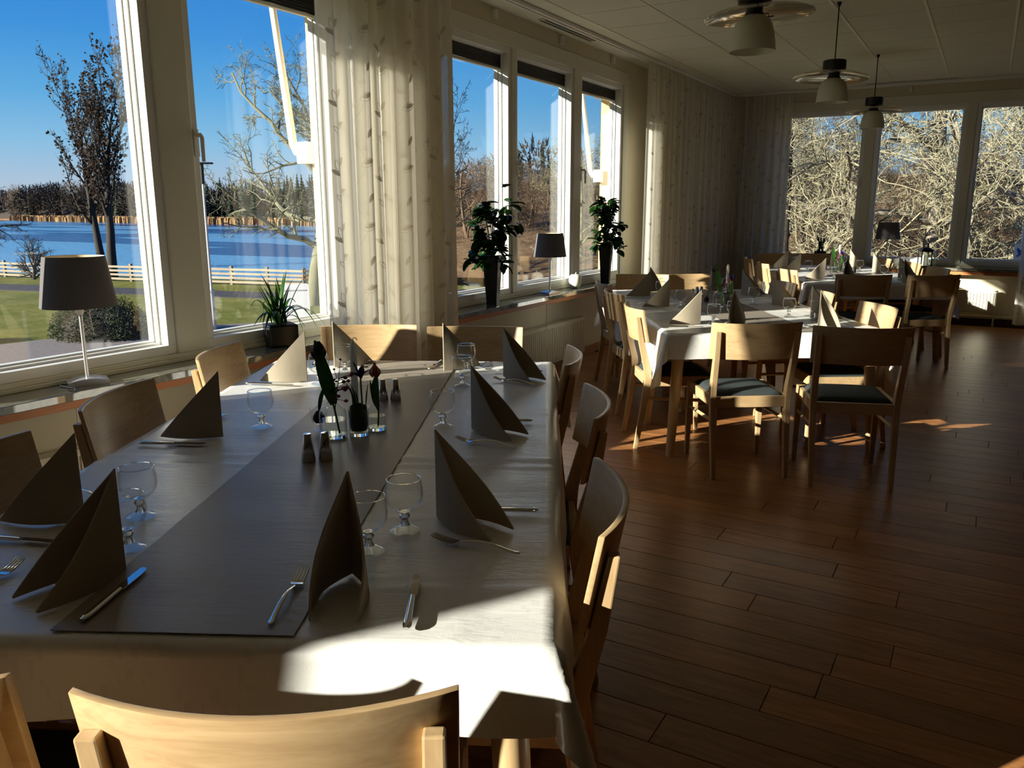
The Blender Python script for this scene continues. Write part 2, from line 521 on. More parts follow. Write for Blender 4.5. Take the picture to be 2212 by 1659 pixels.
M['sign_white'] = plain('sign_white', (.85, .85, .83), .4)
M['sign_blue'] = plain('sign_blue', (.03, .10, .45), .4)
def lake():
    t = NT('lake_water'); v = t.coord('Object', (.009, .045, 1), (0, 0, R(-28)))
    n = t.noise(v, 1.0, 4, .5, .6)
    ice = t.ramp(n, [(.505, (0, 0, 0)), (.525, (1, 1, 1))])
    c = t.mix(ice, (.004, .033, .14), (.105, .27, .43))
    nm = t.bump(t.noise(t.coord('Object', (.9, .9, .9)), 1.0, 3, .6), .5, .25)
    return t.done(t.pbr(c, t.math('ADD', .12, t.math('MULTIPLY', n, .12)), 0, .10, nm))
M['lake'] = lake()

# ------------------------------------------------------------------ room shell
XW, YB, ZC = -3.41, 11.70, 2.93
XR, YF = 5.2, -7.0

def wall_pieces(mb, length0, length1, openings, put):
    """put(s0, s1, z0, z1) adds the layers of one solid piece"""
    s = length0
    for a, b, z0, z1 in openings:
        put(s, a, -.05, 3.25)
        put(a, b, -.05, z0); put(a, b, z1, 3.25)
        s = b
    put(s, length1, -.05, 3.25)

wl_ = MB()
def put_left(a, b, z0, z1):
    wl_.box(XW - .15, XW, a, b, z0, z1, 0); wl_.box(XW - .30, XW - .1501, a, b, z0 if z0 > 0 else -3.2, z1, 1)
wall_pieces(wl_, YF, YB + .3, [(-4.15, -2.80, .73, 2.81), (.05, 3.92, .73, 2.81), (4.80, 8.32, .73, 2.81)], put_left)
struct(wl_, 'wall_left', [M['wall'], M['facade']], 'cream painted wall with the wide lake-side windows')
wb_ = MB()
def put_back(a, b, z0, z1):
    wb_.box(a, b, YB, YB + .15, z0, z1, 0); wb_.box(a, b, YB + .1501, YB + .30, z0 if z0 > 0 else -3.2, z1, 1)
wall_pieces(wb_, XW, XR, [(-2.64, 1.97, .73, 2.81)], put_back)
struct(wb_, 'wall_back', [M['wall'], M['facade']], 'cream painted end wall with the windows towards the lichen-covered trees')
struct(MB().box(XR, XR + .2, YF, YB + .3, -.05, 3.25), 'wall_right', M['dark_wall'], 'dark inner wall on the aisle side')
struct(MB().box(XW - .3, XR + .2, YF - .2, YF, -.05, 3.25), 'wall_front', M['dark_wall'], 'dark inner wall behind the camera')

# floor: laminate boards laid across the room, joints recessed
struct(MB().box(XW, XR, YF, YB, -.05, -.004), 'floor', M['floor_gap'], 'red-brown laminate floor of staggered boards')
FLOOR = bpy.data.objects['floor']
BW, BL, GAP = .1485, 1.29, .0022
bmeshes = {}
def board_mesh(L):
    k = round(L, 3)
    if k not in bmeshes:
        mb = MB(); w = BW - GAP; c = .0012
        vs_ = [(0, 0, -.006), (L, 0, -.006), (L, w, -.006), (0, w, -.006), (0, 0, -c), (L, 0, -c), (L, w, -c), (0, w, -c),
               (c, c, 0), (L - c, c, 0), (L - c, w - c, 0), (c, w - c, 0)]
        fs = [(0, 1, 5, 4), (1, 2, 6, 5), (2, 3, 7, 6), (3, 0, 4, 7), (4, 5, 9, 8), (5, 6, 10, 9), (6, 7, 11, 10), (7, 4, 8, 11), (8, 9, 10, 11)]
        bmeshes[k] = mb.add(vs_, fs).mesh('floor_board', M['floor'], 0)
    return bmeshes[k]
def view_size(p):
    d = Vector(p) - cam.location
    z = d.dot(Fw)
    if z < .3: return None
    return (1106 + 1750 * d.dot(Rt) / z, 829.5 + 1750 * d.dot(Dn) / z, z)
boards = []
y = YF; row = 0
while y < YB:
    off = rng.uniform(0, BL)
    x = XW - off
    while x < XR:
        x0, x1 = max(x, XW), min(x + BL, XR)
        if x1 - x0 > .06: boards.append((x0, y, x1 - x0 - GAP))
        x += BL
    y += BW; row += 1
def board_rank(b):
    best = 0
    for t in (0, .25, .5, .75, 1):
        q = view_size((b[0] + t * b[2], b[1] + .07, 0))
        if q and -60 < q[0] < 2272 and -60 < q[1] < 1740:
            best = max(best, 1 / q[2])
    return best
boards.sort(key=board_rank, reverse=True)
rest = MB()
for i, (bx, by, L) in enumerate(boards):
    if by + BW > YB: continue
    if i < 290:
        link('floor_board', board_mesh(L), FLOOR, (bx, by, 0))
    else:
        w = BW - GAP
        rest.add([(bx, by, 0), (bx + L, by, 0), (bx + L, by + w, 0), (bx, by + w, 0)], [(0, 1, 2, 3)])
o = rest.obj('outer_boards', M['floor'], FLOOR, 0); o['kind'] = 'stuff'

# ceiling: grid of tiles with bars
struct(MB().box(XW, XR, YF, YB, ZC + .018, ZC + .3), 'ceiling', M['ceil_dark'], 'suspended ceiling of pale square tiles')
CEIL = bpy.data.objects['ceiling']
GX0, GY0, TP = .018, 6.170, .60
tile = MB().box(-.289, .289, -.2955, .2955, 0, .012).mesh('ceiling_tile', M['ceil_tile'], 0, .0025)
tile_rest = MB()
for i in range(-5, 9):
    for j in range(-22, 9):
        cx, cy = GX0 + (i + .5) * TP, GY0 + (j + .5) * TP
        if cx - .3 < XW + .42 or cx + .3 > XR or cy - .3 < YF: continue
        if cy + .3 > YB - .3: continue
        q = view_size((cx, cy, ZC))
        if q and -250 < q[0] < 2450 and -150 < q[1] < 1000 and q[2] > .5:
            link('ceiling_tile', tile, CEIL, (cx, cy, ZC))
        else:
            tile_rest.box(cx - .289, cx + .289, cy - .2965, cy + .2965, ZC, ZC + .012)
o = tile_rest.obj('rear_tiles', M['ceil_tile'], CEIL, 0); o['kind'] = 'stuff'
for i in range(-5, 9):
    x = GX0 + i * TP
    if x < XW + .42 or x > XR: continue
    MB().box(x - .011, x + .011, YF, GY0 + TP * 8, ZC - .004, ZC + .014).obj('ceiling_bar', M['tbar'], CEIL, 0, .0015)
MB().box(XW, GX0 - 5 * TP - .0115, YF, YB, ZC + .001, ZC + .016).box(GX0 - 5 * TP - .0115, XR, GY0 + TP * 8 + .004, YB, ZC + .001, ZC + .016).obj('ceiling_border', M['ceil_strip'], CEIL, 0)

# slot vents in the ceiling border
def vent(label, x0, x1, y0, y1, n, alongy):
    t = thing('ceiling_vent', label, 'vent', ((x0 + x1) / 2, (y0 + y1) / 2, ZC))
    hx, hy = (x1 - x0) / 2, (y1 - y0) / 2
    MB().box(-hx, hx, -hy, hy, -.006, .001).obj('vent_plate', M['ceil_strip'], t, 0, .0015)
    for k in range(n):
        f = (k + .5) / n
        if alongy: c = -hx + 2 * hx * f; b = MB().box(c - .011, c + .011, -hy + .02, hy - .02, -.009, -.0061)
        else: c = -hy + 2 * hy * f; b = MB().box(-hx + .02, hx - .02, c - .008, c + .008, -.009, -.0061)
        b.obj('vent_slot', M['black'], t, 0)
vent('dark slot vent in the ceiling edge above the window with the two tall black vases', -3.315, -3.235, 6.15, 7.15, 2, True)
vent('thin dark slot vent in the ceiling edge above the end wall windows', -1.50, -.48, 11.24, 11.30, 1, False)

# curtain rails
def rail(label, segs, brackets):
    t = thing('curtain_rail', label, 'curtain rail')
    for (x0, x1, y0, y1) in segs:
        MB().box(x0, x1, y0, y1, ZC - .030, ZC - .001).obj('track', M['white'], t, 0, .003)
    for (x, y, sx, sy) in brackets:
        MB().box(x - sx, x + sx, y - sy, y + sy, ZC - .085, ZC - .02).obj('bracket', M['white'], t, 0, .004)
rail('white double curtain rail along the lake-side window wall', [(-3.185, -3.165, -2.6, 11.47), (-3.143, -3.123, -2.6, 11.47)],
     [(-3.392, 5.62, .017, .018), (-3.392, 6.74, .017, .018), (-3.392, 7.87, .017, .018)])
rail('white curtain rail along the end wall', [(-3.11, 5.0, 11.45, 11.468), (-3.11, 5.0, 11.405, 11.423)],
     [(-1.02, 11.682, .018, .017), (.62, 11.682, .018, .017)])

# windows
def window(n, label, s0, s1, panes, put, mir, blind=True):
    """panes: (a, b, opening, handle) glass edges along the wall; put(s0,s1,d0,d1,z0,z1) -> box args"""
    z0, z1, g0, g1 = .73, 2.81, .797, 2.64
    f = MB()
    def bx(mb, a, b, d0, d1, u0, u1, mi=0): mb.box(*put(a, b, d0, d1), u0, u1, mi)
    bx(f, s0, s1, -.012, .15, z0, g0 - .045); bx(f, s0, s1, -.012, .15, g1 + .045, z1)
    edges = [s0] + [v for p in panes for v in (p[0] - .045, p[1] + .045)] + [s1]
    for a, b in zip(edges[0::2], edges[1::2]):
        bx(f, a, b, -.012, .15, g0 - .0449, g1 + .0449)
    root = struct(f, 'window_%d' % n, M['frame'], label, 0, .004)
    for a, b, opening, hs in panes:
        s = MB()
        for d0, d1, w in ((.004, .06, 0), (.0601, .09, .010), (.0901, .125, .018)):
            i = w
            bx(s, a - .0445, b + .0445, d0, d1, g0 - .0445, g0 + i); bx(s, a - .0445, b + .0445, d0, d1, g1 - i, g1 + .0445)
            bx(s, a - .0445, a + i, d0, d1, g0 + i, g1 - i); bx(s, b - i, b + .0445, d0, d1, g0 + i, g1 - i)
        so = s.obj('sash', M['frame_white'], root, 0, .002)
        p = MB(); bx(p, a + .012, b - .012, .105, .111, g0 + .012, g1 - .012)
        p.obj('pane', M['pane'], root, 0)
        if blind:
            q = MB()
            for k in range(6):
                zz = g1 - .012 - k * .016
                bx(q, a + .004, b - .004, .066, .088, zz - .013, zz)
            bo = q.obj('blind', M['black'], root, 0)
            q = MB(); bx(q, a + .004, b - .004, .064, .090, g1 - .126, g1 - .110)
            q.obj('blind_rail', M['cream'], bo, 0, .002)
        if opening:
            c = a - .022 if hs < 0 else b + .022
            h = MB()
            bx(h, c - .014, c + .014, -.012, .0035, 1.70, 1.83)
            x_, X_, y_, Y_ = put(c, c, -.012, -.06)
            base = Vector((x_, y_, 1.80)); tip = Vector((X_ if x_ != X_ else x_, Y_, 1.80))
            pa, pb = put(c, c, -.010, -.010), put(c, c, -.052, -.052)
            A = Vector((pa[0], pa[2], 1.80)); B = Vector((pb[0], pb[2], 1.80))
            h.tube([A, A.lerp(B, .75), B + Vector((0, 0, -.012)), B + Vector((0, 0, -.125))], [.011, .011, .0105, .009], 10)
            h.obj('handle', M['white'], root, 40, .001)
    return root

def put_l(a, b, d0, d1): return (XW - max(d0, d1), XW - min(d0, d1), a, b)
def put_b(a, b, d0, d1): return (a, b, YB + min(d0, d1), YB + max(d0, d1))
window(1, 'wide cream window behind the nearest table, lake view',   .05, 3.92, [(.18, 1.42, False, 0), (1.57, 2.545, False, 0), (2.82, 3.77, True, -1)], put_l, 1)
window(2, 'three-pane cream window with two tall black vases on its sill', 4.80, 8.32, [(4.93, 5.845, False, 0), (5.995, 6.985, True, -1), (7.215, 8.15, True, -1)], put_l, 1)
window(3, 'end wall window with lichen-covered trees outside', -2.64, 1.97, [(-2.50, -1.545, True, 1), (-1.345, -.405, False, 0), (-.225, .72, True, -1), (.90, 1.84, False, 0)], put_b, 1, False)
window(4, 'window of the lake-side wall behind the camera', -4.15, -2.80, [(-4.02, -2.93, False, 0)], put_l, 1)

# sills and strips
def sill(n, label, x0, x1, y0, y1):
    struct(MB().box(x0, x1, y0, y1, .677, .712), 'trim_%d' % n, M['marble'], label, 0, .003)
sill(1, 'green-grey marble sill under the nearest window', XW - .02, -3.185, -.2, 4.28)
sill(2, 'green-grey marble sill under the window with the tall vases', XW - .02, -3.185, 4.42, 8.62)
sill(3, 'green-grey marble sill under the end wall windows', -2.75, 2.1, 11.50, YB + .02)
sill(4, 'green-grey marble sill of the window behind the camera', XW - .02, -3.185, -4.4, -2.6)
struct(MB().box(-3.235, -3.209, -.2, 4.28, .640, .6768), 'trim_5', M['pine'], 'orange pine batten under the nearest sill', 0, .002)
struct(MB().box(-3.235, -3.209, 4.42, 8.62, .640, .6768), 'trim_6', M['pine'], 'orange pine batten under the sill with the tall vases', 0, .002)
struct(MB().box(-2.75, 2.1, 11.53, 11.555, .627, .6768), 'trim_7', M['pine'], 'orange pine batten under the end wall sill', 0, .002)
struct(MB().box(XW, XW + .03, .45, 3.9, .7125, .730), 'trim_8', M['frame'], 'stepped cream trim between nearest window and sill', 0, .003)
struct(MB().box(XW, XW + .03, 4.85, 8.3, .7125, .730), 'trim_9', M['frame'], 'stepped cream trim between vase window and sill', 0, .003)
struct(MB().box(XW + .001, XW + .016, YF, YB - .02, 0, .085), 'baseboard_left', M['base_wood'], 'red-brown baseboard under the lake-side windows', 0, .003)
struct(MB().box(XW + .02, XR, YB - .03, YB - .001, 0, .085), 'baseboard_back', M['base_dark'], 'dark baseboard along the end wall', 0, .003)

# radiators
def radiator(label, put, s0, s1, z0, z1, d0=.05, d1=.13):
    xx = put((s0 + s1) / 2, (s0 + s1) / 2, -d0, -d0)
    t = thing('radiator', label, 'radiator', (xx[0], xx[2], 0))
    lx, ly = xx[0], xx[2]
    def B(mb, a, b, u, v, e, f):
        q = put(a, b, -u, -v); return mb.box(q[0] - lx, q[1] - lx, q[2] - ly, q[3] - ly, e, f)
    p = MB(); n = int((s1 - s0) / .036)
    B(p, s0, s1, d0 + .02, d1 - .012, z0, z1 - .01)
    w = (s1 - s0) / n
    for k in range(n):
        B(p, s0 + k * w + .006, s0 + (k + 1) * w - .006, d1 - .0121, d1, z0 + .015, z1 - .03)
    p.obj('panel', M['radiator'], t, 0, .002)
    g = MB(); B(g, s0, s1, d0, d1 - .002, z1 - .0099, z1)
    g.obj('grille', M['radiator'], t, 0, .002)
    fm = MB()
    for c in (s0 + .08, s1 - .08): B(fm, c - .015, c + .015, d0 - .05, d0 + .03, z0 + .04, z1 - .05)
    fm.obj('wall_bracket', M['radiator'], t, 0)
    v = MB(); B(v, s1 - .03, s1 - .01, d0 + .03, d0 + .05, .0, z0 + .02)
    v.obj('pipe', M['radiator'], t, 0)
    return t
radiator('white ribbed radiator under the nearest window, left of the table', put_l, .55, 2.32, .08, .44)
radiator('white ribbed radiator under the window with the tall black vases', put_l, 5.85, 7.08, .075, .43)
radiator('white ribbed radiator on the end wall, striped with sunlight', put_b, -1.6, .18, .165, .445, .07, .145)
tp = thing('heating_pipe', 'pale heating pipe along the foot of the end wall', 'pipe', (0, YB - .06, .115))
MB().tube([(-2.3, 0, 0), (4.9, 0, 0)], .012, 8).obj('tube', M['radiator'], tp)
MB().box(-1.9, -1.87, -.002, .061, -.01, .01).box(.27, .30, -.002, .061, -.01, .01).obj('clip', M['radiator'], tp, 0)

# curtains
def curtain(label, path, z0, z1, period, amp=.042, seed=1, name='curtain', skew=0):
    r = random.Random(seed)
    P = [Vector((x, y, 0)) for x, y in path]
    seg = [(P[i + 1] - P[i]).length for i in range(len(P) - 1)]
    L = sum(seg)
    def at(s):
        for i, l in enumerate(seg):
            if s <= l or i == len(seg) - 1:
                d = (P[i + 1] - P[i]).normalized()
                return P[i] + d * s, Vector((d.y, -d.x, 0))
            s -= l
    nf = max(3, round(L / period))
    ph, c = [0], 0
    for k in range(nf * 2):
        c += r.uniform(.6, 1.4); ph.append(c)
    ph = [p / c * L for p in ph]
    am = [r.uniform(.55, 1.2) * (1 if k % 2 else -1) for k in range(nf * 2 + 1)]
    am2 = [a * r.uniform(.7, 1.3) for a in am]
    per = 7
    S = []
    for k in range(nf * 2):
        for j in range(per):
            S.append((k, j / per))
    S.append((nf * 2 - 1, 1.0))
    nz = 40
    rows, uvs = [], []
    for iz in range(nz + 1):
        t = iz / nz
        z = z1 + (z0 - z1) * t
        pleat = min(1, t / .04)
        last, u = None, 0
        for k, f in S:
            e = .5 - .5 * math.cos(math.pi * f)
            a = (am[k] * (1 - e) + am[k + 1] * e) * (1 - t) + (am2[k] * (1 - e) + am2[k + 1] * e) * t
            s = ph[k] + (ph[k + 1] - ph[k]) * (f + .10 * math.sin(2 * math.pi * f))
            s += .012 * math.sin(3.1 * t + k * 1.7) * min(s, L - s) / (.2 + min(s, L - s))
            p, nrm = at(max(0, min(L, s)) * (1 - skew * (1 - t)))
            q = p + nrm * (a * amp * (.45 + .55 * pleat) * (.85 + .3 * t))
            q = Vector((q.x, q.y, z))
            if last is not None: u += Vector((q.x - last.x, q.y - last.y)).length
            last = q
            rows.append(q); uvs.append((u, z))
    w = len(S)
    fs = [(j * w + i, j * w + i + 1, (j + 1) * w + i + 1, (j + 1) * w + i) for j in range(nz) for i in range(w - 1)]
    mb = MB().add(rows, fs, 0, uvs)
    o = mb.obj(name, M['curtain'], None, 80)
    tag(o, label, 'curtain')
    # heading tape with hooks as a part
    hd = MB()
    tops = rows[:w]
    hd.add([p + Vector((0, 0, .0)) for p in tops] + [p + Vector((0, 0, -.045)) for p in tops],
           [(i, i + 1, w + i + 1, w + i) for i in range(w - 1)])
    me = hd.mesh('heading', M['curtain'], 80)
    h = link('heading', me, o); h.scale = (1, 1, 1)
    for v in me.vertices:
        p, nrm = None, None
    h.location = (.0022, -.0022, 0)
    return o
curtain('leaf-patterned sheer curtain between the two lake-side windows, left part glowing in the sun', [(-3.135, 3.42), (-3.13, 4.66)], .06, 2.895, .135, .040, 3)
curtain('long pale sheer curtain wrapped round the far corner of the room', [(-3.135, 8.22), (-3.135, 11.40), (-3.08, 11.43), (-2.385, 11.43)], .06, 2.895, .115, .036, 5)
curtain('pale sheer curtain at the right edge of the end wall windows', [(.36, 11.43), (1.95, 11.43)], .06, 2.895, .12, .036, 8)
curtain('pale sheer curtain left of the nearest window, outside the picture', [(-3.14, -.25), (-3.14, 1.075)], .06, 2.895, .13, .036, 9, 'curtain', .02)

# awnings outside the lake-side windows
def awning(label, y0, y1):
    t = thing('awning', label, 'awning', (XW - .30, (y0 + y1) / 2, 2.72))
    h = (y1 - y0) / 2
    MB().box(-.20, -.002, -h, h, .0, .17).obj('cassette', M['frame_white'], t, 0, .02)
    MB().box(-.22, -.17, -h, h, -.055, -.01).obj('front_bar', M['facade'], t, 0, .006)
    for s in (-1, 1):
        yy = s * (h - .09)
        a = MB().tube([(.03, yy, -.93), (-.06, yy, -.93), (-.085, yy, -.88), (-.195, yy, -.05)], [.024, .024, .026, .021], 10)
        ao = a.obj('arm', M['white'], t)
        MB().box(-.035, .055, yy - .03, yy + .03, -1.0, -.87).obj('bracket', M['white'], ao, 0, .006)
awning('white awning with arms outside the nearest window', .42, 3.94)
awning('white awning with arms outside the window with the tall vases', 4.82, 8.34)

# ------------------------------------------------------------------ tables, cloths, chairs
ZT = .745
def frame_(a):
    a = R(a); return Vector((math.cos(a), math.sin(a), 0)), Vector((math.sin(a), -math.cos(a), 0))
class Tab:
    def __init__(s, ang, ox, oy, word):
        s.ang, s.u, s.v, s.o, s.word = ang, *frame_(ang), Vector((ox, oy, 0)), word
    def p(s, u, v, z=0): return s.o + s.u * u + s.v * v + Vector((0, 0, z))
    def dir(s, du, dv):
        d = s.u * du + s.v * dv
        return math.atan2(d.y, d.x)
T1 = Tab(117.5, -1.699, .480, 'nearest')
T2 = Tab(121.5, -1.530, 4.430, 'middle')
T3 = Tab(114.5, -1.440, 8.090, 'farthest')
LU, LV = 2.53, 1.30

def table_parts(t, label):
    # local: x = u (along), y = -v  (rotz = table angle)
    root = thing('dining_table', label, 'table', t.o, R(t.ang), 'long dining tables')
    MB().box(.004, LU / 2 - .001, -LV + .004, -.004, ZT - .032, ZT - .0035).obj('tabletop', M['beech'], root, 0, .004)
    MB().box(LU / 2 + .001, LU - .004, -LV + .004, -.004, ZT - .032, ZT - .0035).obj('tabletop', M['beech'], root, 0, .004)
    for a, b in ((.07, LU / 2 - .06), (LU / 2 + .06, LU - .07)):
        ap = MB()
        for y0, y1 in ((-.11, -.088), (-LV + .088, -LV + .11)): ap.box(a, b, y0, y1, ZT - .10, ZT - .0325)
        for x0 in (a, b - .022): ap.box(x0, x0 + .0219, -LV + .111, -.111, ZT - .10, ZT - .0325)
        ap.obj('apron', M['beech'], root, 0, .002)
    for u0 in (.075, .745, 1.785, LU - .075):
        for v0 in (.085, LV - .085):
            su = -1 if u0 < LU / 2 else 1
            sv_ = -1 if v0 < LV / 2 else 1
            if u0 in (.745, 1.785): su *= -.4
            MB().tube([(u0, -v0, ZT - .033), (u0 + su * .012, -(v0 + sv_ * .012), .45), (u0 + su * .04, -(v0 + sv_ * .04), 0)], [.036, .034, .024], 18).obj('leg', M['beech_v'], root, 40)
    return root

def cloth(t, ou, ov, label, seed):
    r = random.Random(seed)
    rc = .014
    def axis(L, o, n_in, n_out):
        a = [-o + o * (i / n_out) for i in range(n_out)]
        b = [L * (i / n_in) for i in range(n_in + 1)]
        c = [L + o * ((i + 1) / n_out) for i in range(n_out)]
        return a + b + c
    U = axis(LU, ou, 150, 9); V = axis(LV, ov, 60, 14)
    cu = [(.20, .0022), (.56, .0020), (.94, .0042), (1.02, .0036), (1.55, .002), (2.05, .0018)]
    cv = [(1.13, .0020), (.17, .0016)]
    phs = [r.uniform(0, 6.28) for _ in range(8)]
    verts = []
    for vv in V:
        for uu in U:
            du = -uu if uu < 0 else (uu - LU if uu > LU else 0); su = -1 if uu < 0 else 1
            dv = -vv if vv < 0 else (vv - LV if vv > LV else 0); sv_ = -1 if vv < 0 else 1
            bu, bv = min(max(uu, 0), LU), min(max(vv, 0), LV)
            z = ZT
            for c, h in cu:
                x = (uu - c + .006 * math.sin(vv * 5 + c * 20)) / .011
                if abs(x) < 4: z += h * math.exp(-x * x) - h * .35 * math.exp(-((x - 2.2) ** 2) / 2)
            for c, h in cv:
                x = (vv - c + .008 * math.sin(uu * 4 + c * 9)) / .012
                if abs(x) < 4: z += h * math.exp(-x * x)
            z += .0008 * math.sin(uu * 9 + phs[0]) * math.sin(vv * 13 + phs[1]) + .0006 * math.sin(uu * 31 + 3 * vv + phs[2])
            x, y = bu, bv
            if du > 0 and dv > 0:
                d = math.hypot(du, dv); f = math.atan2(dv, du)
                ear = math.sin(2 * f) ** 1.5
                hor = rc + d * (.05 + .30 * ear)
                if d < rc * 1.57: hor = min(hor, d)
                drop = max(0, d - .3 * rc) * math.sqrt(max(.1, 1 - (.05 + .30 * ear) ** 2))
                g = f + .35 * math.sin(2 * f) * math.cos(2 * f) * -1
                x += su * hor * math.cos(g); y += sv_ * hor * math.sin(g); z -= drop
            elif du > 0 or dv > 0:
                d = du + dv; s = vv if du > 0 else uu
                rip = (.010 * math.sin(s * 7 + phs[3]) + .007 * math.sin(s * 13.7 + phs[4])) * min(1, d / .15)
                hor = rc * min(1, d / rc) + d * .07 + rip + .004
                drop = d - rc * .45 if d > rc else d * .45
                if du > 0: x += su * hor
                else: y += sv_ * hor
                z -= drop
            verts.append((x, -y, z))
    w = len(U)
    fs = [(j * w + i, (j + 1) * w + i, (j + 1) * w + i + 1, j * w + i + 1) for j in range(len(V) - 1) for i in range(w - 1)]
    mb = MB().add(verts, fs)
    o = mb.obj('tablecloth', M['cloth'], None, 75, 0, t.o, R(t.ang))
    return tag(o, label, 'tablecloth', 'white tablecloths')

def runner(t, v0, v1, u0, u1, label, seed):
    r = random.Random(seed); a, b = r.uniform(0, 6), r.uniform(0, 6)
    top = lambda i, j: (u0 + (u1 - u0) * i, -(v0 + (v1 - v0) * j) + .003 * math.sin(i * 4 + a), ZT + .0046 + .0008 * math.sin(i * 60 + a) * math.sin(j * 3 + b))
    bot = lambda i, j: (u0 + (u1 - u0) * i, -(v0 + (v1 - v0) * j) + .003 * math.sin(i * 4 + a), ZT + .0036)
    o = MB().slab(90, 8, lambda i, j: top(i, 1 - j), lambda i, j: bot(i, 1 - j)).obj('table_runner', M['runner'], None, 60, 0, t.o, R(t.ang))
    return tag(o, label, 'table runner', 'taupe table runners')

for t, where in ((T1, 'nearest the camera, beside the window'), (T2, 'in the middle of the room'), (T3, 'farthest away, by the end wall')):
    table_parts(t, 'long pale wood table %s, under a white cloth' % where)
    cloth(t, .15, .31, 'white damask tablecloth on the %s table' % t.word, hash(t.word) % 7 if False else len(t.word))
    runner(t, .445, .865, .012, LU - .03, 'taupe runner down the middle of the %s table' % t.word, len(t.word))
ZP = ZT + .0050      # resting height for things on the cloth
ZR = ZT + .0055      # on the runner

def make_chair():
    c = thing('dining_chair', 'x', 'chair', (0, 0, 0))
    # curved plywood backrest in front of the posts
    def back(off):
        def fn(i, j):
            s = 2 * i - 1
            z = .662 + .196 * j
            x = s * (.240 + .004 * j)
            y = -.292 + .058 * s * s + off - (z - .75) * .19
            return (x, y, z + .004 * s * s * (j - .3))
        return fn
    MB().slab(18, 4, back(.014), back(0)).obj('backrest', M['beech'], c, 50, .0025)
    for s in (-1, 1):
        pth = [(s * .200, -.262, 0), (s * .203, -.225, .24), (s * .206, -.200, .43), (s * .207, -.205, .50), (s * .211, -.246, .66), (s * .214, -.2725, .815)]
        sz = [(.0115, .013), (.015, .018), (.016, .022), (.016, .022), (.0155, .0175), (.0145, .0115)]
        MB().bar(pth, sz).obj('rear_leg', M['beech_v'], c, 0, .0035)
        MB().bar([(s * .214, .222, 0), (s * .213, .214, .25), (s * .211, .206, .452)], [(.012, .012), (.0155, .0155), (.0175, .0175)]).obj('front_leg', M['beech_v'], c, 0, .0035)
        MB().tube([(s * .2135, .205, .300), (s * .2045, -.212, .318)], [.0115, .0115], 4).obj('side_stretcher', M['beech'], c, 0, .002)
        sr = MB(); a, b = (s * .2115, .189), (s * .2065, -.178)
        w = .011
        sr.add([(a[0] - w, a[1], .395), (a[0] + w, a[1], .395), (b[0] + w, b[1], .395), (b[0] - w, b[1], .395),
                (a[0] - w, a[1], .452), (a[0] + w, a[1], .452), (b[0] + w, b[1], .452), (b[0] - w, b[1], .452)],
               [(0, 1, 2, 3), (7, 6, 5, 4), (0, 4, 5, 1), (1, 5, 6, 2), (2, 6, 7, 3), (3, 7, 4, 0)])
        sr.obj('seat_rail', M['beech'], c, 0, .002)
    MB().box(-.193, .193, .196, .218, .395, .452).obj('seat_rail', M['beech'], c, 0, .002)
    MB().box(-.190, .190, -.211, -.189, .390, .450).obj('seat_rail', M['beech'], c, 0, .002)
    def pad(i, j):
        s, t_ = 2 * i - 1, 2 * j - 1
        wx = .195 + .004 * t_
        e = max(abs(s), abs(t_))
        z = .452 + .036 * (1 - e ** 4) ** .5 * (.72 + .28 * (1 - s * s) * (1 - t_ * t_))
        return (s * wx, .003 + t_ * .188, z)
    def padb(i, j):
        s, t_ = 2 * i - 1, 2 * j - 1
        return (s * (.195 + .004 * t_), .003 + t_ * .188, .430)
    MB().slab(16, 16, pad, padb).obj('seat_cushion', M['seat'], c, 60)
    return c
proto_chair = make_chair()
used = [False]
def chair(t, u, v, face, label, dyaw=0):
    a = {'+v': (0, 1), '-v': (0, -1), '+u': (1, 0), '-u': (-1, 0)}[face]
    rz = t.dir(*a) - math.pi / 2 + R(dyaw)
    loc = t.p(u, v)
    if not used[0]:
        used[0] = True; c = proto_chair; c.location = loc; c.rotation_euler = (0, 0, rz); c['label'] = label
    else:
        c = dup(proto_chair, loc, rz, label)
    c['group'] = 'pale wooden chairs with dark seats round the tables'
    return c
PE = .232
def chairs_for(t, left, right, near, far):
    pos = ['closest to the camera', 'middle of three', 'third and farthest away']
    for k, u in enumerate(left): chair(t, u[0], u[1] + PE, '+v', 'pale wooden chair on the window side of the %s table, %s' % (t.word, pos[k]), u[2])
    for k, u in enumerate(right): chair(t, u[0], u[1] - PE, '-v', 'pale wooden chair on the aisle side of the %s table, %s' % (t.word, pos[k]), u[2])
    for k, u in enumerate(near): chair(t, u[0] + PE, u[1], '+u', 'pale wooden chair at the near end of the %s table, %s of two' % (t.word, ['left', 'right'][k]), u[2])
    for k, u in enumerate(far): chair(t, u[0] - PE, u[1], '-u', 'pale wooden chair at the far end of the %s table, %s of two' % (t.word, ['left', 'right'][k]), u[2])
chairs_for(T1, [(.615, -.11, 0), (1.325, -.10, 2), (2.145, -.095, 1)], [(.44, 1.38, -2), (1.28, 1.405, 1), (2.095, 1.35, -2)],
           [(-.27, .355, -2), (-.295, .92, 3)], [(2.875, .40, 8), (2.84, .915, 0)])
chairs_for(T2, [(.405, -.105, 1), (1.27, -.11, 6), (2.01, -.08, 4)], [(.355, 1.36, 0), (1.165, 1.33, -5), (1.91, 1.335, 4)],
           [(-.36, .38, 2), (-.54, .925, -12)], [(2.76, .325, -9), (2.76, .87, 11)])
chairs_for(T3, [(.37, -.10, 8), (1.22, -.15, 0), (2.05, -.15, -3)], [(.50, 1.37, 2), (1.28, 1.40, 0), (2.10, 1.38, 0)],
           [(-.35, .405, -2), (-.35, .96, 10)], [(3.09, .33, -10), (3.10, .88, 8)])

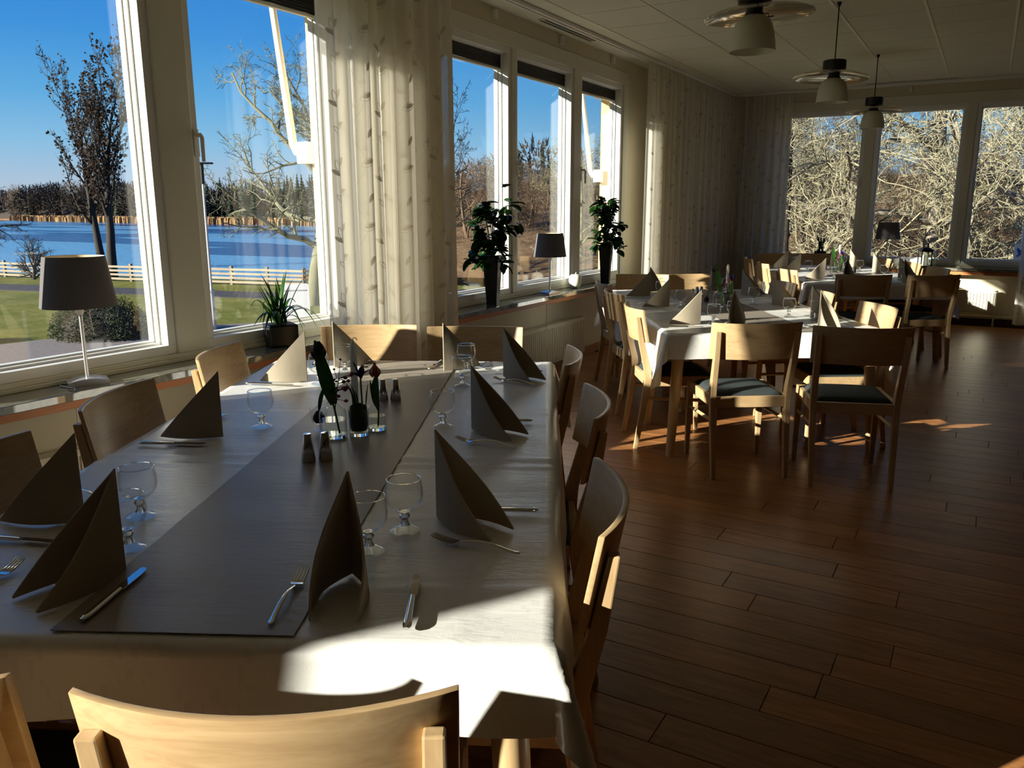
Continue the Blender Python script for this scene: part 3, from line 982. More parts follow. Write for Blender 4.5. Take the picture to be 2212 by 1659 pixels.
# ------------------------------------------------------------------ table settings
def make_napkin(splay, seed):
    r = random.Random(seed)
    Ln, H = .195, .205
    mb = MB()
    for s in (-1, 1):
        a = R(splay / 2) * s
        d = Vector((math.cos(a), math.sin(a), 0)); n = Vector((-math.sin(a), math.cos(a), 0)) * s
        bow = .020 + .006 * r.random()
        def surf(off):
            def fn(i, j):
                top = H * (1 - i) + .004
                z = top * j
                b = bow * math.sin(math.pi * min(1, i)) * (1 - .55 * z / H)
                p = d * (Ln * i) + n * (b + off - .0021) + Vector((0, 0, z))
                return p
            return fn
        f1, f2 = surf(.0042), surf(0.0)
        mb.slab(12, 6, (lambda i, j: f1(i, j)) if s < 0 else f2, f2 if s < 0 else f1)
    return mb.mesh('napkin', M['napkin'], 60)
nap_mesh = [make_napkin(28, 1), make_napkin(24, 2), make_napkin(33, 3)]
nk = [0]
def napkin(t, u, v, axis, label, kind=0, z=None):
    o = link('napkin', nap_mesh[kind], None, t.p(u, v, ZP if z is None else z), t.dir(*axis))
    return tag(o, label, 'napkin', 'taupe paper napkins folded upright')

def make_goblet():
    g = thing('wine_goblet', 'x', 'glass')
    bowl = [(0, .0445), (.012, .0455), (.024, .050), (.034, .0585), (.0405, .070), (.0425, .083), (.0415, .098), (.0385, .1205),
            (.0375, .1212), (.0365, .1205), (.0395, .098), (.0403, .083), (.0383, .071), (.032, .0605), (.023, .053), (.012, .0485), (0, .0475)]
    MB().lathe(bowl, 32).obj('bowl', M['goblet'], g, 60)
    MB().lathe([(.0382, .1200), (.0386, .1212), (.0375, .1222), (.0364, .1212), (.0368, .1200)], 32, closed=True).obj('rim', M['solid_glass'], g, 60)
    MB().lathe([(0, .0444), (.011, .0444), (.0095, .040), (.0125, .036), (.0125, .033), (.0085, .028), (.0085, .020), (.012, .0135), (0, .0135)], 24).obj('stem', M['solid_glass'], g, 50)
    MB().lathe([(0, .0134), (.013, .0125), (.024, .0065), (.0325, .0032), (.0335, .0016), (.0325, .0), (0, .0)], 32).obj('foot', M['vase_glass'], g, 50)
    return g
def make_fork():
    f = thing('table_fork', 'x', 'fork')
    n = 22
    def prof(s):      # s along handle 0..0.145 -> halfwidth, z, thickness
        w = .0062 - .0028 * min(1, s / .115) if s > .012 else .0062 * math.sqrt(max(.05, 1 - ((.012 - s) / .0125) ** 2))
        z = .0032 + .012 * math.sin(math.pi * min(1, max(0, (s - .01) / .150))) ** 1.5
        return w, z, .0022
    vs_, fs = [], []
    for k in range(n + 1):
        s = .142 * k / n; w, z, h = prof(s)
        for q in range(8):
            a = 2 * math.pi * q / 8
            vs_.append((s, w * math.cos(a), z + h * math.sin(a)))
    for k in range(n):
        for q in range(8):
            fs.append((k * 8 + q, k * 8 + (q + 1) % 8, k * 8 + 8 + (q + 1) % 8, k * 8 + 8 + q))
    fs += [tuple(reversed(range(8))), tuple(range(n * 8, n * 8 + 8))]
    MB().add(vs_, fs).obj('handle', M['chrome'], f, 60)
    hd = MB()
    def zc(s): return .0045 + .010 * ((s - .148) / .052) ** 2 if s > .148 else .0045 + .004 * (.148 - s) / .01
    st = [.138, .142, .146, .150, .156, .160]; ww = [.0032, .0062, .0098, .0118, .0124, .0124]
    vs_, fs = [], []
    for s, w in zip(st, ww):
        z = zc(s); vs_ += [(s, -w, z - .0010), (s, w, z - .0010), (s, w, z + .0010), (s, -w, z + .0010)]
    for k in range(len(st) - 1):
        for q in range(4): fs.append((k * 4 + q, k * 4 + (q + 1) % 4, k * 4 + 4 + (q + 1) % 4, k * 4 + 4 + q))
    fs += [(3, 2, 1, 0), tuple(range(len(vs_) - 4, len(vs_)))]
    hd.add(vs_, fs)
    for q in range(4):
        y = (-1.5 + q) * .0066
        path = [(s, y * (1 - .05 * (s - .16) / .04), zc(s)) for s in (.1595, .170, .182, .194, .203)]
        hd.tube(path, [.0023, .0021, .0019, .0016, .0008], 6)
    hd.obj('tines', M['chrome'], f, 50)
    return f
def make_knife():
    k = thing('table_knife', 'x', 'knife')
    vs_, fs = [], []
    n = 16
    for i in range(n + 1):
        s = .118 * i / n
        w = .0085 - .0025 * (i / n); h = .0052 - .001 * i / n
        if i == 0: w, h = w * .5, h * .5
        if i == 1: w, h = w * .9, h * .9
        for q in range(10):
            a = 2 * math.pi * q / 10
            vs_.append((s, w * math.cos(a), .0054 + h * math.sin(a)))
    for i in range(n):
        for q in range(10): fs.append((i * 10 + q, i * 10 + (q + 1) % 10, i * 10 + 10 + (q + 1) % 10, i * 10 + 10 + q))
    fs += [tuple(reversed(range(10))), tuple(range(n * 10, n * 10 + 10))]
    MB().add(vs_, fs).obj('handle', M['chrome'], k, 60)
    poly = [(.1175, -.004), (.121, -.0085), (.185, -.0092), (.200, -.0075), (.209, -.002), (.211, .004), (.207, .0085), (.150, .0092), (.121, .0085), (.1175, .004)]
    MB().prism([(x, y) for x, y in poly], .0042, .0060).obj('blade', M['chrome'], k, 0, .0004)
    return k
P_gob, P_fork, P_knife = make_goblet(), make_fork(), make_knife()
first = {'g': True, 'f': True, 'k': True}
def place(key, proto, loc, rz, label, group):
    if first[key]:
        first[key] = False; o = proto; o.location = loc; o.rotation_euler = (0, 0, rz); o['label'] = label; o['group'] = group
    else: o = dup(proto, loc, rz, label, group)
    return o
def goblet(t, u, v, seat, z=ZP):
    place('g', P_gob, t.p(u, v, z), rng.uniform(0, 6), 'round empty wine goblet by %s' % seat, 'wine goblets on the set tables')
def fork(t, a, b, seat, z=ZP):
    place('f', P_fork, t.p(*a, z), t.dir(b[0] - a[0], b[1] - a[1]), 'steel fork laid beside %s' % seat, 'forks on the set tables')
def knife(t, a, b, seat, z=ZP):
    place('k', P_knife, t.p(*a, z), t.dir(b[0] - a[0], b[1] - a[1]), 'steel table knife laid beside %s' % seat, 'knives on the set tables')
POS3 = ['nearest', 'middle', 'farthest']
def seat_name(t, side, k):
    if side == 'L': return 'the %s napkin on the window side of the %s table' % (POS3[k], t.word)
    if side == 'R': return 'the %s napkin on the aisle side of the %s table' % (POS3[k], t.word)
    if side == 'N': return 'the %s napkin at the near end of the %s table' % (['left', 'right'][k], t.word)
    return 'the %s napkin at the far end of the %s table' % (['left', 'right'][k], t.word)
def nap_label(t, side, k):
    s = seat_name(t, side, k)
    return 'taupe paper napkin folded upright, ' + s.replace('the ', '', 1).replace(' napkin', ' one', 1)

def setting(t, side, k, nap, axis, gl, fk, kn, kind=0, zf=ZP, zk=ZP):
    s = seat_name(t, side, k)
    napkin(t, nap[0], nap[1], axis, nap_label(t, side, k), kind)
    goblet(t, *gl, s)
    fork(t, *fk, s, zf); knife(t, *kn, s, zk)
# nearest table, as laid
setting(T1, 'R', 0, (.556, 1.031), (-.56, .83), (.470, .971), ((.350, 1.231), (.421, 1.028)), ((.593, 1.266), (.590, 1.05)), 1)
setting(T1, 'R', 1, (1.322, 1.041), (-.54, .84), (1.342, .944), ((1.107, 1.196), (1.183, .993)), ((1.417, 1.236), (1.421, 1.005)), 0)
setting(T1, 'R', 2, (2.166, 1.098), (-.60, .80), (1.965, .943), ((1.987, 1.239), (2.097, 1.040)), ((2.260, 1.263), (2.263, 1.026)), 0)
setting(T1, 'N', 1, (.252, .905), (-.99, .06), (.356, .915), ((.040, .812), (.300, .814)), ((.031, 1.050), (.266, 1.032)), 1, ZR)
setting(T1, 'N', 0, (.252, .449), (-.83, -.55), (.348, .407), ((.06, .21), (.318, .236)), ((.037, .484), (.270, .493)), 0, ZP, ZR)
setting(T1, 'L', 0, (.495, .226), (.26, -.97), (.528, .342), ((.70, .06), (.59, .255)), ((.392, .035), (.362, .27)), 2)
setting(T1, 'L', 1, (1.200, .267), (.25, -.97), (1.321, .349), ((1.56, .05), (1.415, .195)), ((1.108, .041), (1.102, .280)), 2)
setting(T1, 'L', 2, (2.044, .287), (.25, -.97), (1.983, .357), ((2.24, .08), (2.13, .28)), ((1.973, .052), (1.937, .296)), 2)
setting(T1, 'F', 0, (2.340, .324), (.80, .60), (2.215, .404), ((2.50, .475), (2.30, .435)), ((2.49, .20), (2.26, .235)), 0)
setting(T1, 'F', 1, (2.285, .827), (.80, .60), (2.255, .930), ((2.49, 1.027), (2.30, .975)), ((2.50, .789), (2.27, .755)), 0, ZP, ZR)
# middle and farthest tables
def lay(t, left, right, near, far, ju):
    for k, u in enumerate(left):
        setting(t, 'L', k, (u - .03 + ju[k], .275), (.27, -.96), (u - .06, .352), ((u + .13, .06), (u + .06, .27)), ((u - .20, .045), (u - .205, .28)), 2)
    for k, u in enumerate(right):
        setting(t, 'R', k, (u + .14, 1.05), (-.58, .81), (u + .20, .932), ((u - .08, 1.24), (u - .01, 1.03)), ((u + .24, 1.255), (u + .24, 1.02)), 0)
    for k, v in enumerate(near):
        setting(t, 'N', k, (.30, v), (-.95, -.1 + .2 * k), (.50, v + .06), ((.04, v - .12), (.27, v - .11)), ((.05, v + .13), (.28, v + .12)), 1, ZR if k else ZP, ZP)
    for k, v in enumerate(far):
        setting(t, 'F', k, (2.32, v), (.85, .5), (2.22, v + .10), ((2.49, v + .20), (2.29, v + .16)), ((2.49, v - .12), (2.26, v - .11)), 0)
lay(T2, [.40, 1.27, 1.99], [.45, 1.18, 1.93], [.46, .99], [.34, .87], [-.02, 0, 0])
lay(T3, [.46, 1.45, 2.05], [.50, 1.28, 2.10], [.44, .98], [.34, .87], [0, 0, 0])

# ------------------------------------------------------------------ centrepieces
def leaf_strip(path, widths, normal_side, mb, fold=.25):
    """tapered blade along a path; normal_side = sideways vector; slight V fold and thickness"""
    P = [Vector(p) for p in path]; sd = Vector(normal_side).normalized()
    n = len(P); vs_, fs = [], []
    for i, p in enumerate(P):
        d = (P[min(i + 1, n - 1)] - P[max(i - 1, 0)]).normalized()
        s = (sd - d * sd.dot(d)).normalized(); up = s.cross(d)
        w = widths[i]
        vs_ += [p - s * w + up * (w * fold), p, p + s * w + up * (w * fold), p - up * .0006]
    for i in range(n - 1):
        a, b = i * 4, i * 4 + 4
        fs += [(a, a + 1, b + 1, b), (a + 1, a + 2, b + 2, b + 1), (a + 2, a + 3, b + 3, b + 2), (a + 3, a, b, b + 3)]
    mb.add(vs_, fs); return mb
def curve3(a, b, c, n=9):
    a, b, c = Vector(a), Vector(b), Vector(c)
    return [a * (1 - t) ** 2 + b * 2 * t * (1 - t) + c * t * t for t in [i / (n - 1) for i in range(n)]]
def wid(n, w): return [w * max(.06, math.sin(math.pi * (.12 + .86 * i / (n - 1))) ** .8) for i in range(n)]
def petal_cup(mb, c, r, h, n=6, tilt=.0, open_=.1):
    for k in range(n):
        a = 2 * math.pi * k / n + (.5 if k % 2 else 0)
        d = Vector((math.cos(a), math.sin(a), 0)); s = Vector((-d.y, d.x, 0))
        f = lambda i, j, d=d, s=s: Vector(c) + d * (r * (math.sin(math.pi * min(1, .15 + .78 * j)) * .9 + open_ * j)) + s * ((i - .5) * 1.5 * r * math.sin(math.pi * (.12 + .85 * j))) + Vector((0, 0, h * j - .15 * h * (2 * i - 1) ** 2))
        g = lambda i, j, f=f, d=d: f(i, j) - d * .0012
        mb.slab(4, 6, f, g)
    return mb

def centrepiece(t, cu, cv):
    W = 'on the %s table' % t.word
    rz = R(t.ang) - math.pi / 2
    def at(u, v, z=ZR): return t.p(u + cu, v + cv, z)
    def T(name, label, cat, u, v, z=ZR, group=None): return thing(name, label, cat, at(u, v, z), rz, group)
    # bottle vase
    def bottle(u, v, r, h, label):
        b = T('bottle_vase', label, 'vase', u, v)
        prof = [(0, .0), (r * .96, .0), (r, .004), (r, h * .52), (r * .93, h * .63), (r * .7, h * .74), (r * .36, h * .82), (r * .32, h * .93), (r * .42, h * .955), (r * .42, h)]
        MB().lathe(prof, 32).obj('glass_body', M['vase_glass'], b, 40)
        MB().lathe([(0, .0006), (r * .92, .0006), (r * .94, .010), (0, .013)], 32).obj('glass_base', M['solid_glass'], b, 40)
        MB().lathe([(0, .0135), (r * .9, .011), (r * .955, .014), (r * .955, h * .42), (0, h * .42)], 32).obj('water', M['water_in'], b, 40)
        MB().lathe([(r * .40, h * .99), (r * .44, h), (r * .40, h * 1.012), (r * .35, h)], 24, closed=True).obj('lip', M['solid_glass'], b, 50)
        return b
    bottle(1.205, .619, .0425, .138, 'round clear bottle vase holding the tall dark tulip %s' % W)
    bottle(1.300, .735, .030, .112, 'narrow clear bottle vase holding the rusty tulip bud %s' % W)
    # small cup with a dark bulb
    c = T('glass_cup', 'small footed glass cup with a dark bulb %s' % W, 'cup', 1.288, .550)
    MB().lathe([(0, .0), (.018, .0), (.018, .004), (.008, .010), (.008, .014), (.020, .022), (.026, .045), (.029, .072), (.0275, .072), (.0245, .045), (.019, .024), (0, .018)], 28).obj('glass_body', M['goblet'], c, 50)
    b = T('flower_bulb', 'dark sprouting bulb in the small glass cup %s' % W, 'bulb', 1.288, .550, ZR + .021)
    MB().lathe([(0, 0), (.012, .003), (.019, .014), (.019, .024), (.012, .036), (.006, .043), (0, .045)], 16).obj('bulb_body', M['twig_dark'], b, 60)
    leaf_strip(curve3((.002, 0, .040), (.004, .0, .10), (.045, -.03, .150)), wid(9, .009), (.6, .8, 0), MB()).obj('sprout', M['tulip_leaf'], b, 60)
    # moss glass with candle, iris and shoots
    g = T('moss_glass', 'clear tumbler packed with moss %s' % W, 'tumbler', 1.235, .692)
    MB().lathe([(0, .0), (.029, .0), (.031, .004), (.033, .088), (.0315, .088), (.0293, .014), (0, .012)], 32).obj('glass_body', M['vase_glass'], g, 40)
    MB().lathe([(0, .0006), (.0285, .0006), (.029, .011), (0, .0115)], 28).obj('glass_base', M['solid_glass'], g, 40)
    ms = MB(); r = random.Random(4)
    prof = [(0, .0145), (.024, .016), (.0275, .03), (.028, .075), (.024, .094), (.013, .100), (0, .101)]
    ms.lathe(prof, 26)
    ms.v = [Vector(p) + (Vector((r.uniform(-1, 1), r.uniform(-1, 1), r.uniform(-1, 1))) * .0022 if 0.02 < p[2] else Vector()) for p in ms.v]
    m_ = ms.obj('moss', M['moss'], None, 60, 0, at(1.235, .692), rz); tag(m_, 'dark green moss filling the clear tumbler %s' % W, 'moss', None, 'stuff')
    cd = T('candle', 'white taper candle with a curled wick standing in moss %s' % W, 'candle', 1.243, .682, ZR + .098)
    MB().lathe([(0, 0), (.0108, 0), (.0108, .180), (.0100, .184), (.0055, .196), (.003, .203), (0, .204)], 22).obj('wax', M['wax'], cd, 50)
    MB().tube([(0, 0, .203), (.001, 0, .209), (.006, 0, .2115), (.011, 0, .209), (.014, 0, .203)], .0012, 6).obj('wick', M['twig_dark'], cd)
    ir = T('iris', 'dark blue iris rising from the moss tumbler %s' % W, 'flower', 1.226, .706, ZR + .097)
    MB().tube(curve3((.002, 0, 0), (.0, 0, .05), (.0, 0, .092), 5), .0028, 7).obj('stem', M['stem'], ir)
    for k, (dx, dy, dz, w) in enumerate(((-.022, .0, .046, .011), (.014, .004, .042, .010), (-.030, -.004, .006, .010), (.034, -.006, .024, .008), (.002, .018, .03, .010), (-.004, -.02, .012, .010))):
        leaf_strip(curve3((0, 0, .088), (dx * .35, dy * .35, .10 + dz * .55), (dx, dy, .094 + dz)), wid(9, w), (-dy + .001, dx, .0) if abs(dz) > .02 and k != 3 else (0, 1, .2), MB()).obj('petal', M['iris'], ir, 60)
    for k, (x0, x1, h) in enumerate(((-.022, -.050, .075), (-.018, -.034, .068), (-.012, -.022, .050), (.012, .020, .070), (-.026, -.038, .055))):
        leaf_strip(curve3((x0 - .0 , .0, -.005), (x0 * 1.1, .0, h * .5), (x1, .004 * k, h)), wid(9, .0048), (.3, 1, 0), MB()).obj('leaf', M['tulip_leaf'], ir, 60)
    # tall dark tulip
    tl = T('dark_tulip', 'tall nearly black tulip with one broad leaf %s' % W, 'flower', 1.205, .619, ZR + .016)
    MB().tube(curve3((.022, -.012, 0), (.004, 0, .10), (-.030, .006, .235), 10), .0032, 8).obj('stem', M['stem'], tl)
    leaf_strip(curve3((.006, -.004, .09), (-.012, -.012, .17), (-.042, -.010, .292), 12), wid(12, .022), (1, .2, .1), MB(), .18).obj('leaf', M['tulip_leaf'], tl, 60)
    petal_cup(MB(), (-.037, .008, .235), .020, .052).obj('bloom', M['tulip_dark'], tl, 60)
    # pink sprig
    sp = T('pink_sprig', 'sprig of small pink blossoms and dark buds in the bottle vase %s' % W, 'flower', 1.205, .619, ZR + .075)
    tw, bl, bd = MB(), MB(), MB(); r = random.Random(11)
    tw.tube(curve3((.006, .002, .0), (.010, .002, .05), (.024, .0, .112), 6), .0017, 5)
    for k in range(22):
        s = r.uniform(.35, 1); b0 = Vector((.024 * s, 0, .112 * s))
        pink = k < 14
        e = b0 + Vector((r.uniform(0, .040) if pink else r.uniform(-.016, .016), r.uniform(-.016, .016), r.uniform(-.01, .02) if pink else r.uniform(.02, .065)))
        tw.tube([b0, b0.lerp(e, .5) + Vector((0, 0, .003)), e], [.0011, .0009, .0008], 4)
        if pink: petal_cup(bl, e, .0052, .009, 5, 0, .5)
        else: bd.lathe([(0, 0), (.0035, .002), (.0036, .005), (0, .008)], 7, e)
    tw.obj('twig', M['twig_dark'], sp, 60); bl.obj('blossom', M['pink'], sp, 60); bd.obj('bud', M['twig_dark'], sp, 60)
    # rusty tulip
    ot = T('rusty_tulip', 'rusty orange tulip bud with long leaves %s' % W, 'flower', 1.300, .735, ZR + .013)
    MB().tube(curve3((.004, 0, 0), (.012, 0, .10), (.006, 0, .165), 8), .003, 8).obj('stem', M['stem'], ot)
    petal_cup(MB(), (.000, 0, .165), .018, .042, 6, 0, -.35).obj('bloom', M['tulip_orange'], ot, 60)
    leaf_strip(curve3((.006, -.003, .06), (-.014, -.004, .11), (.008, -.004, .178), 10), wid(10, .011), (1, .3, 0), MB(), .2).obj('leaf', M['tulip_leaf'], ot, 60)
    leaf_strip(curve3((.006, .003, .05), (-.012, .004, .10), (-.016, .0, .150), 10), wid(10, .007), (1, -.3, 0), MB(), .2).obj('leaf', M['tulip_leaf'], ot, 60)

sh_first = [None]
def shaker(t, u, v, label):
    if sh_first[0] is None:
        s = thing('salt_shaker', label, 'shaker', t.p(u, v, ZR), 0, 'steel shakers in pairs')
        MB().lathe([(0, 0), (.0195, 0), (.0205, .003), (.0120, .076), (.0115, .0765)], 28).obj('body', M['steel'], s, 40)
        MB().lathe([(.0118, .0762), (.0118, .079), (.010, .0812), (0, .0815)], 28).obj('cap', M['chrome'], s, 40)
        MB().lathe([(0, .0816), (.0012, .0816), (.0012, .0817), (0, .0817)], 8).obj('hole', M['black'], s, 0)
        sh_first[0] = s
    else:
        s = dup(sh_first[0], t.p(u, v, ZR), 0, label)
    return s
centrepiece(T1, 0, 0); centrepiece(T2, .02, .012); centrepiece(T3, .16, 0)
shaker(T1, .959, .611, 'conical steel shaker, left of the front pair on the nearest table')
shaker(T1, .974, .656, 'conical steel shaker, right of the front pair on the nearest table')
shaker(T1, 1.700, .674, 'conical steel shaker, left of the rear pair on the nearest table')
shaker(T1, 1.708, .720, 'conical steel shaker, right of the rear pair on the nearest table')
shaker(T2, 1.873, .633, 'conical steel shaker, left of the pair on the middle table')
shaker(T2, 1.900, .675, 'conical steel shaker, right of the pair on the middle table')
shaker(T3, 1.03, .70, 'conical steel shaker, left of the pair on the farthest table')
shaker(T3, 1.03, .745, 'conical steel shaker, right of the pair on the farthest table')

# ------------------------------------------------------------------ things on the sills
ZS = .7125
def table_lamp(x, y, rz, s, label, cord=None):
    l = thing('table_lamp', label, 'lamp', (x, y, ZS), rz)
    def base(i, j):
        a, b = 2 * i - 1, 2 * j - 1
        return (a * .080 * s, b * .055 * s, (.016 + .013 * (1 - a * a)) * s)
    MB().slab(14, 4, base, lambda i, j: ((2 * i - 1) * .080 * s, (2 * j - 1) * .055 * s, .0)).obj('base', M['silver'], l, 40)
    MB().tube([(0, 0, .026 * s), (0, 0, .300 * s)], .0075 * s, 14).obj('pole', M['silver'], l)
    MB().lathe([(0, .295 * s), (.012 * s, .300 * s), (.017 * s, .330 * s), (.019 * s, .365 * s), (.010 * s, .37 * s), (0, .37 * s)], 18).obj('socket', M['white'], l, 40)
    z0, z1, r0, r1 = .335 * s, .545 * s, .150 * s, .119 * s
    sh = MB().lathe([(r0, z0), (r1, z1), (r1 - .0015, z1), (r0 - .0015, z0)], 44, closed=True).obj('lamp_shade', M['shade'], l, 40)
    MB().lathe([(r0 - .0018, z0 + .001), (r1 - .0018, z1 - .001)], 44).obj('lining', M['shade_in'], sh, 40)
    sp = MB()
    for k in range(3):
        a = 2 * math.pi * k / 3 + .5
        sp.tube([(.01 * s * math.cos(a), .01 * s * math.sin(a), .368 * s), (.06 * s * math.cos(a), .06 * s * math.sin(a), z1 - .05 * s), ((r1 - .002) * math.cos(a), (r1 - .002) * math.sin(a), z1 - .008 * s)], .0028 * s, 6)
    sp.obj('shade_holder', M['white'], l)
    MB().tube([(.012 * s, 0, .338 * s), (.035 * s, .0, .336 * s), (.036 * s, 0, .30 * s), (.042 * s, 0, .21 * s)], .0012 * s, 5).obj('pull_cord', M['steel'], l)
    if cord: MB().tube(cord, .0028, 6).obj('cable', M['white'], l)
    return l
table_lamp(-3.305, 2.048, R(62), 1.0, 'grey-shaded table lamp on the nearest window sill',
           [(-.04, .0, .008), (-.11, .04, .004), (-.105, -.02, .003), (-.06, -.095, .003), (-.06, -.112, -.01), (-.065, -.115, -.25), (-.07, -.118, -.55)])
table_lamp(-3.295, 6.358, R(80), .96, 'grey-shaded table lamp between the two tall black vases',
           [(-.05, .0, .008), (-.14, .03, .004), (-.18, -.03, .003), (-.17, -.082, .003), (-.17, -.094, -.012), (-.165, -.096, -.20), (-.15, -.098, -.60)])
table_lamp(-1.118, 11.60, 0, 1.0, 'dark grey table lamp on the end wall sill')

def leaf_card(L, w, mat):
    def f(i, j):
        s = 2 * i - 1
        return Vector((s * w * math.sin(math.pi * min(.985, .04 + .94 * j)) ** .75, L * j, .10 * L * s * s - .22 * L * j * j))
    return MB().slab(4, 7, f, lambda i, j: f(i, j) - Vector((0, 0, .0008))).mesh('leaf', mat, 70)
lm = [leaf_card(.085, .030, M['leaf_dark']), leaf_card(.072, .027, M['leaf_dark']), leaf_card(.060, .023, M['leaf_dark'])]
def black_vase_plant(x, y, h, label_v, label_p, seed, span, height, extra):
    v = thing('tall_vase', label_v, 'vase', (x, y, ZS), R(14), 'tall black vases on the sill')
    MB().bar([(0, 0, 0), (0, 0, h)], [(.040, .040), (.062, .062)]).bar([(0, 0, h), (0, 0, h + .004)], [(.062, .062), (.062, .062)]).obj('vase_body', M['vase_black'], v, 0, .006)
    MB().bar([(0, 0, h + .0041), (0, 0, h + .006)], [(.053, .053), (.053, .053)]).obj('soil', M['twig_dark'], v, 0)
    p = thing('potted_plant', label_p, 'plant', (x, y, ZS + h + .005), 0, 'round-leaved plants in the tall vases')
    r = random.Random(seed)
    st = MB(); spots = []
    for k in range(24):
        a = r.uniform(0, 2 * math.pi); hh = height * r.uniform(.40, 1.0); ro = span * r.uniform(.25, 1)
        if k == 0 and extra: a, hh, ro = R(55), height * 1.18, span * .35
        droop = -.14 if r.random() < .35 and k else 0
        e = Vector((ro * math.cos(a) * (.5 if math.cos(a) < 0 else .9), ro * math.sin(a), hh if not droop else hh * .35 + droop))
        c = curve3((r.uniform(-.02, .02), r.uniform(-.02, .02), 0), (ro * .3 * math.cos(a), ro * .3 * math.sin(a), hh * .75), e, 9)
        st.tube(c, [.0026] * 5 + [.002, .0016, .0013, .001], 5)
        for q in range(2 if (k == 0 and extra) else 11):
            i = 8 if (k == 0 and extra) else r.randint(3, 8) if q < 3 else r.randint(5, 8)
            spots.append((c[i], a))
    st.obj('stems', M['stem'], p, 60)
    for c, a in spots:
        o = link('leaf', lm[r.randint(0, 2)], p)
        yaw_ = a - math.pi / 2 + r.uniform(-1.5, 1.5)
        o.location = c + Vector((r.uniform(-.02, .02), r.uniform(-.02, .02), r.uniform(-.02, .02)))
        o.rotation_euler = (r.uniform(-.9, .6), r.uniform(-.5, .5), yaw_)
        s = r.uniform(.85, 1.35); o.scale = (s, s, s)
black_vase_plant(-3.300, 5.405, .372, 'tall square black vase left of the small lamp on the sill', 'bushy round-leaved plant with one long stray shoot, in the left tall vase', 21, .25, .44, True)
black_vase_plant(-3.300, 7.585, .372, 'tall square black vase at the far end of the sill beside the white apple', 'compact round-leaved plant in the far tall vase', 33, .19, .46, False)

def spiky(x, y, label_pot, label_p):
    b = thing('plant_pot', label_pot, 'pot', (x, y, ZS), R(-30))
    w = .078
    MB().prism([(-w, -w), (w, -w), (w, w), (-w, w)], 0, .118).obj('pot_body', M['vase_black'], b, 0, .007)
    MB().prism([(-w + .008, -w + .008), (w - .008, -w + .008), (w - .008, w - .008), (-w + .008, w - .008)], .1181, .1195).obj('soil', M['twig_dark'], b, 0)
    p = thing('spider_plant', label_p, 'plant', (x, y, ZS + .119), 0)
    r = random.Random(17)
    for k in range(44):
        a = r.uniform(0, 2 * math.pi); up = r.random() < .5
        L = r.uniform(.16, .33)
        ox, oy = r.uniform(-.035, .035), r.uniform(-.035, .035)
        if up: e = (ox + L * .40 * math.cos(a), oy + L * .40 * math.sin(a), L * .86); m_ = (ox + L * .1 * math.cos(a), oy + L * .1 * math.sin(a), L * .5)
        else: e = (ox + L * .85 * math.cos(a), oy + L * .85 * math.sin(a), L * r.uniform(-.35, .35)); m_ = (ox + L * .40 * math.cos(a), oy + L * .40 * math.sin(a), L * .65)
        if e[0] < -.12: e = (-.12 + .03 * r.random(), e[1], abs(e[2])); 
        leaf_strip(curve3((ox, oy, 0), m_, e, 11), wid(11, r.uniform(.006, .0105)), (-math.sin(a), math.cos(a), 0), MB(), .3).obj('leaf', M['leaf_spike'], p, 60)
spiky(-3.318, 3.19, 'black cube pot on the nearest sill by the curtain', 'spiky green spider plant in the black cube pot')

ap = thing('ceramic_apple', 'white glazed ceramic apple on the sill right of the small lamp', 'ornament', (-3.315, 6.915, ZS), 0)
MB().lathe([(0, .004), (.018, .0), (.040, .010), (.057, .040), (.062, .075), (.056, .108), (.038, .128), (.018, .130), (.006, .122), (0, .118)], 32).obj('fruit', M['apple'], ap, 60)
MB().tube([(0, 0, .118), (.003, 0, .135), (.009, 0, .147)], [.003, .0035, .004], 8).obj('stalk', M['apple'], ap)

rp = thing('plant_pot', 'small black pot on the end wall sill by the corner curtain', 'pot', (-1.93, 11.60, ZS), R(10))
MB().prism([(-.075, -.075), (.075, -.075), (.075, .075), (-.075, .075)], 0, .165).obj('pot_body', M['vase_black'], rp, 0, .006)
gs = thing('reed_plant', 'upright black spiky reeds in the small pot on the end wall sill', 'plant', (-1.93, 11.60, ZS + .165), 0)
r_ = random.Random(5)
for k in range(16):
    a, L = r_.uniform(0, 6.28), r_.uniform(.20, .31); s = r_.uniform(.1, .5)
    MB().tube(curve3((r_.uniform(-.04, .04), r_.uniform(-.04, .04), 0), (s * .05 * math.cos(a), s * .05 * math.sin(a), L * .5), (s * .32 * math.cos(a), s * .2 * math.sin(a), L), 6), [.006, .006, .0055, .005, .004, .001], 5).obj('reed', M['black'], gs)

ln = thing('candle_lantern', 'black metal lantern with glass sides on the end wall sill', 'lantern', (-.665, 11.60, ZS), R(24))
fr = MB().box(-.066, .066, -.066, .066, 0, .012).box(-.066, .066, -.066, .066, .185, .2)
for a in (-1, 1):
    for b in (-1, 1): fr.box(a * .060 - .006, a * .060 + .006, b * .060 - .006, b * .060 + .006, .0121, .1849)
fr.bar([(0, 0, .2001), (0, 0, .214)], [(.074, .074), (.074, .074)]).bar([(0, 0, .2141), (0, 0, .238)], [(.066, .066), (.038, .038)])
fr.obj('frame', M['black'], ln, 0, .002)
cp = MB()
for k in range(10):
    a = 2 * math.pi * k / 10
    cp.box(.030 * math.cos(a) - .004, .030 * math.cos(a) + .004, .030 * math.sin(a) - .004, .030 * math.sin(a) + .004, .236, .285)
cp.lathe([(0, .285), (.040, .285), (.040, .293), (0, .300)], 20).obj('chimney', M['black'], ln, 40)
MB().tube([(.036 * math.cos(t), 0, .300 + .060 * math.sin(t)) for t in [math.pi * i / 12 for i in range(13)]], .0022, 6).obj('ring_handle', M['black'], ln)
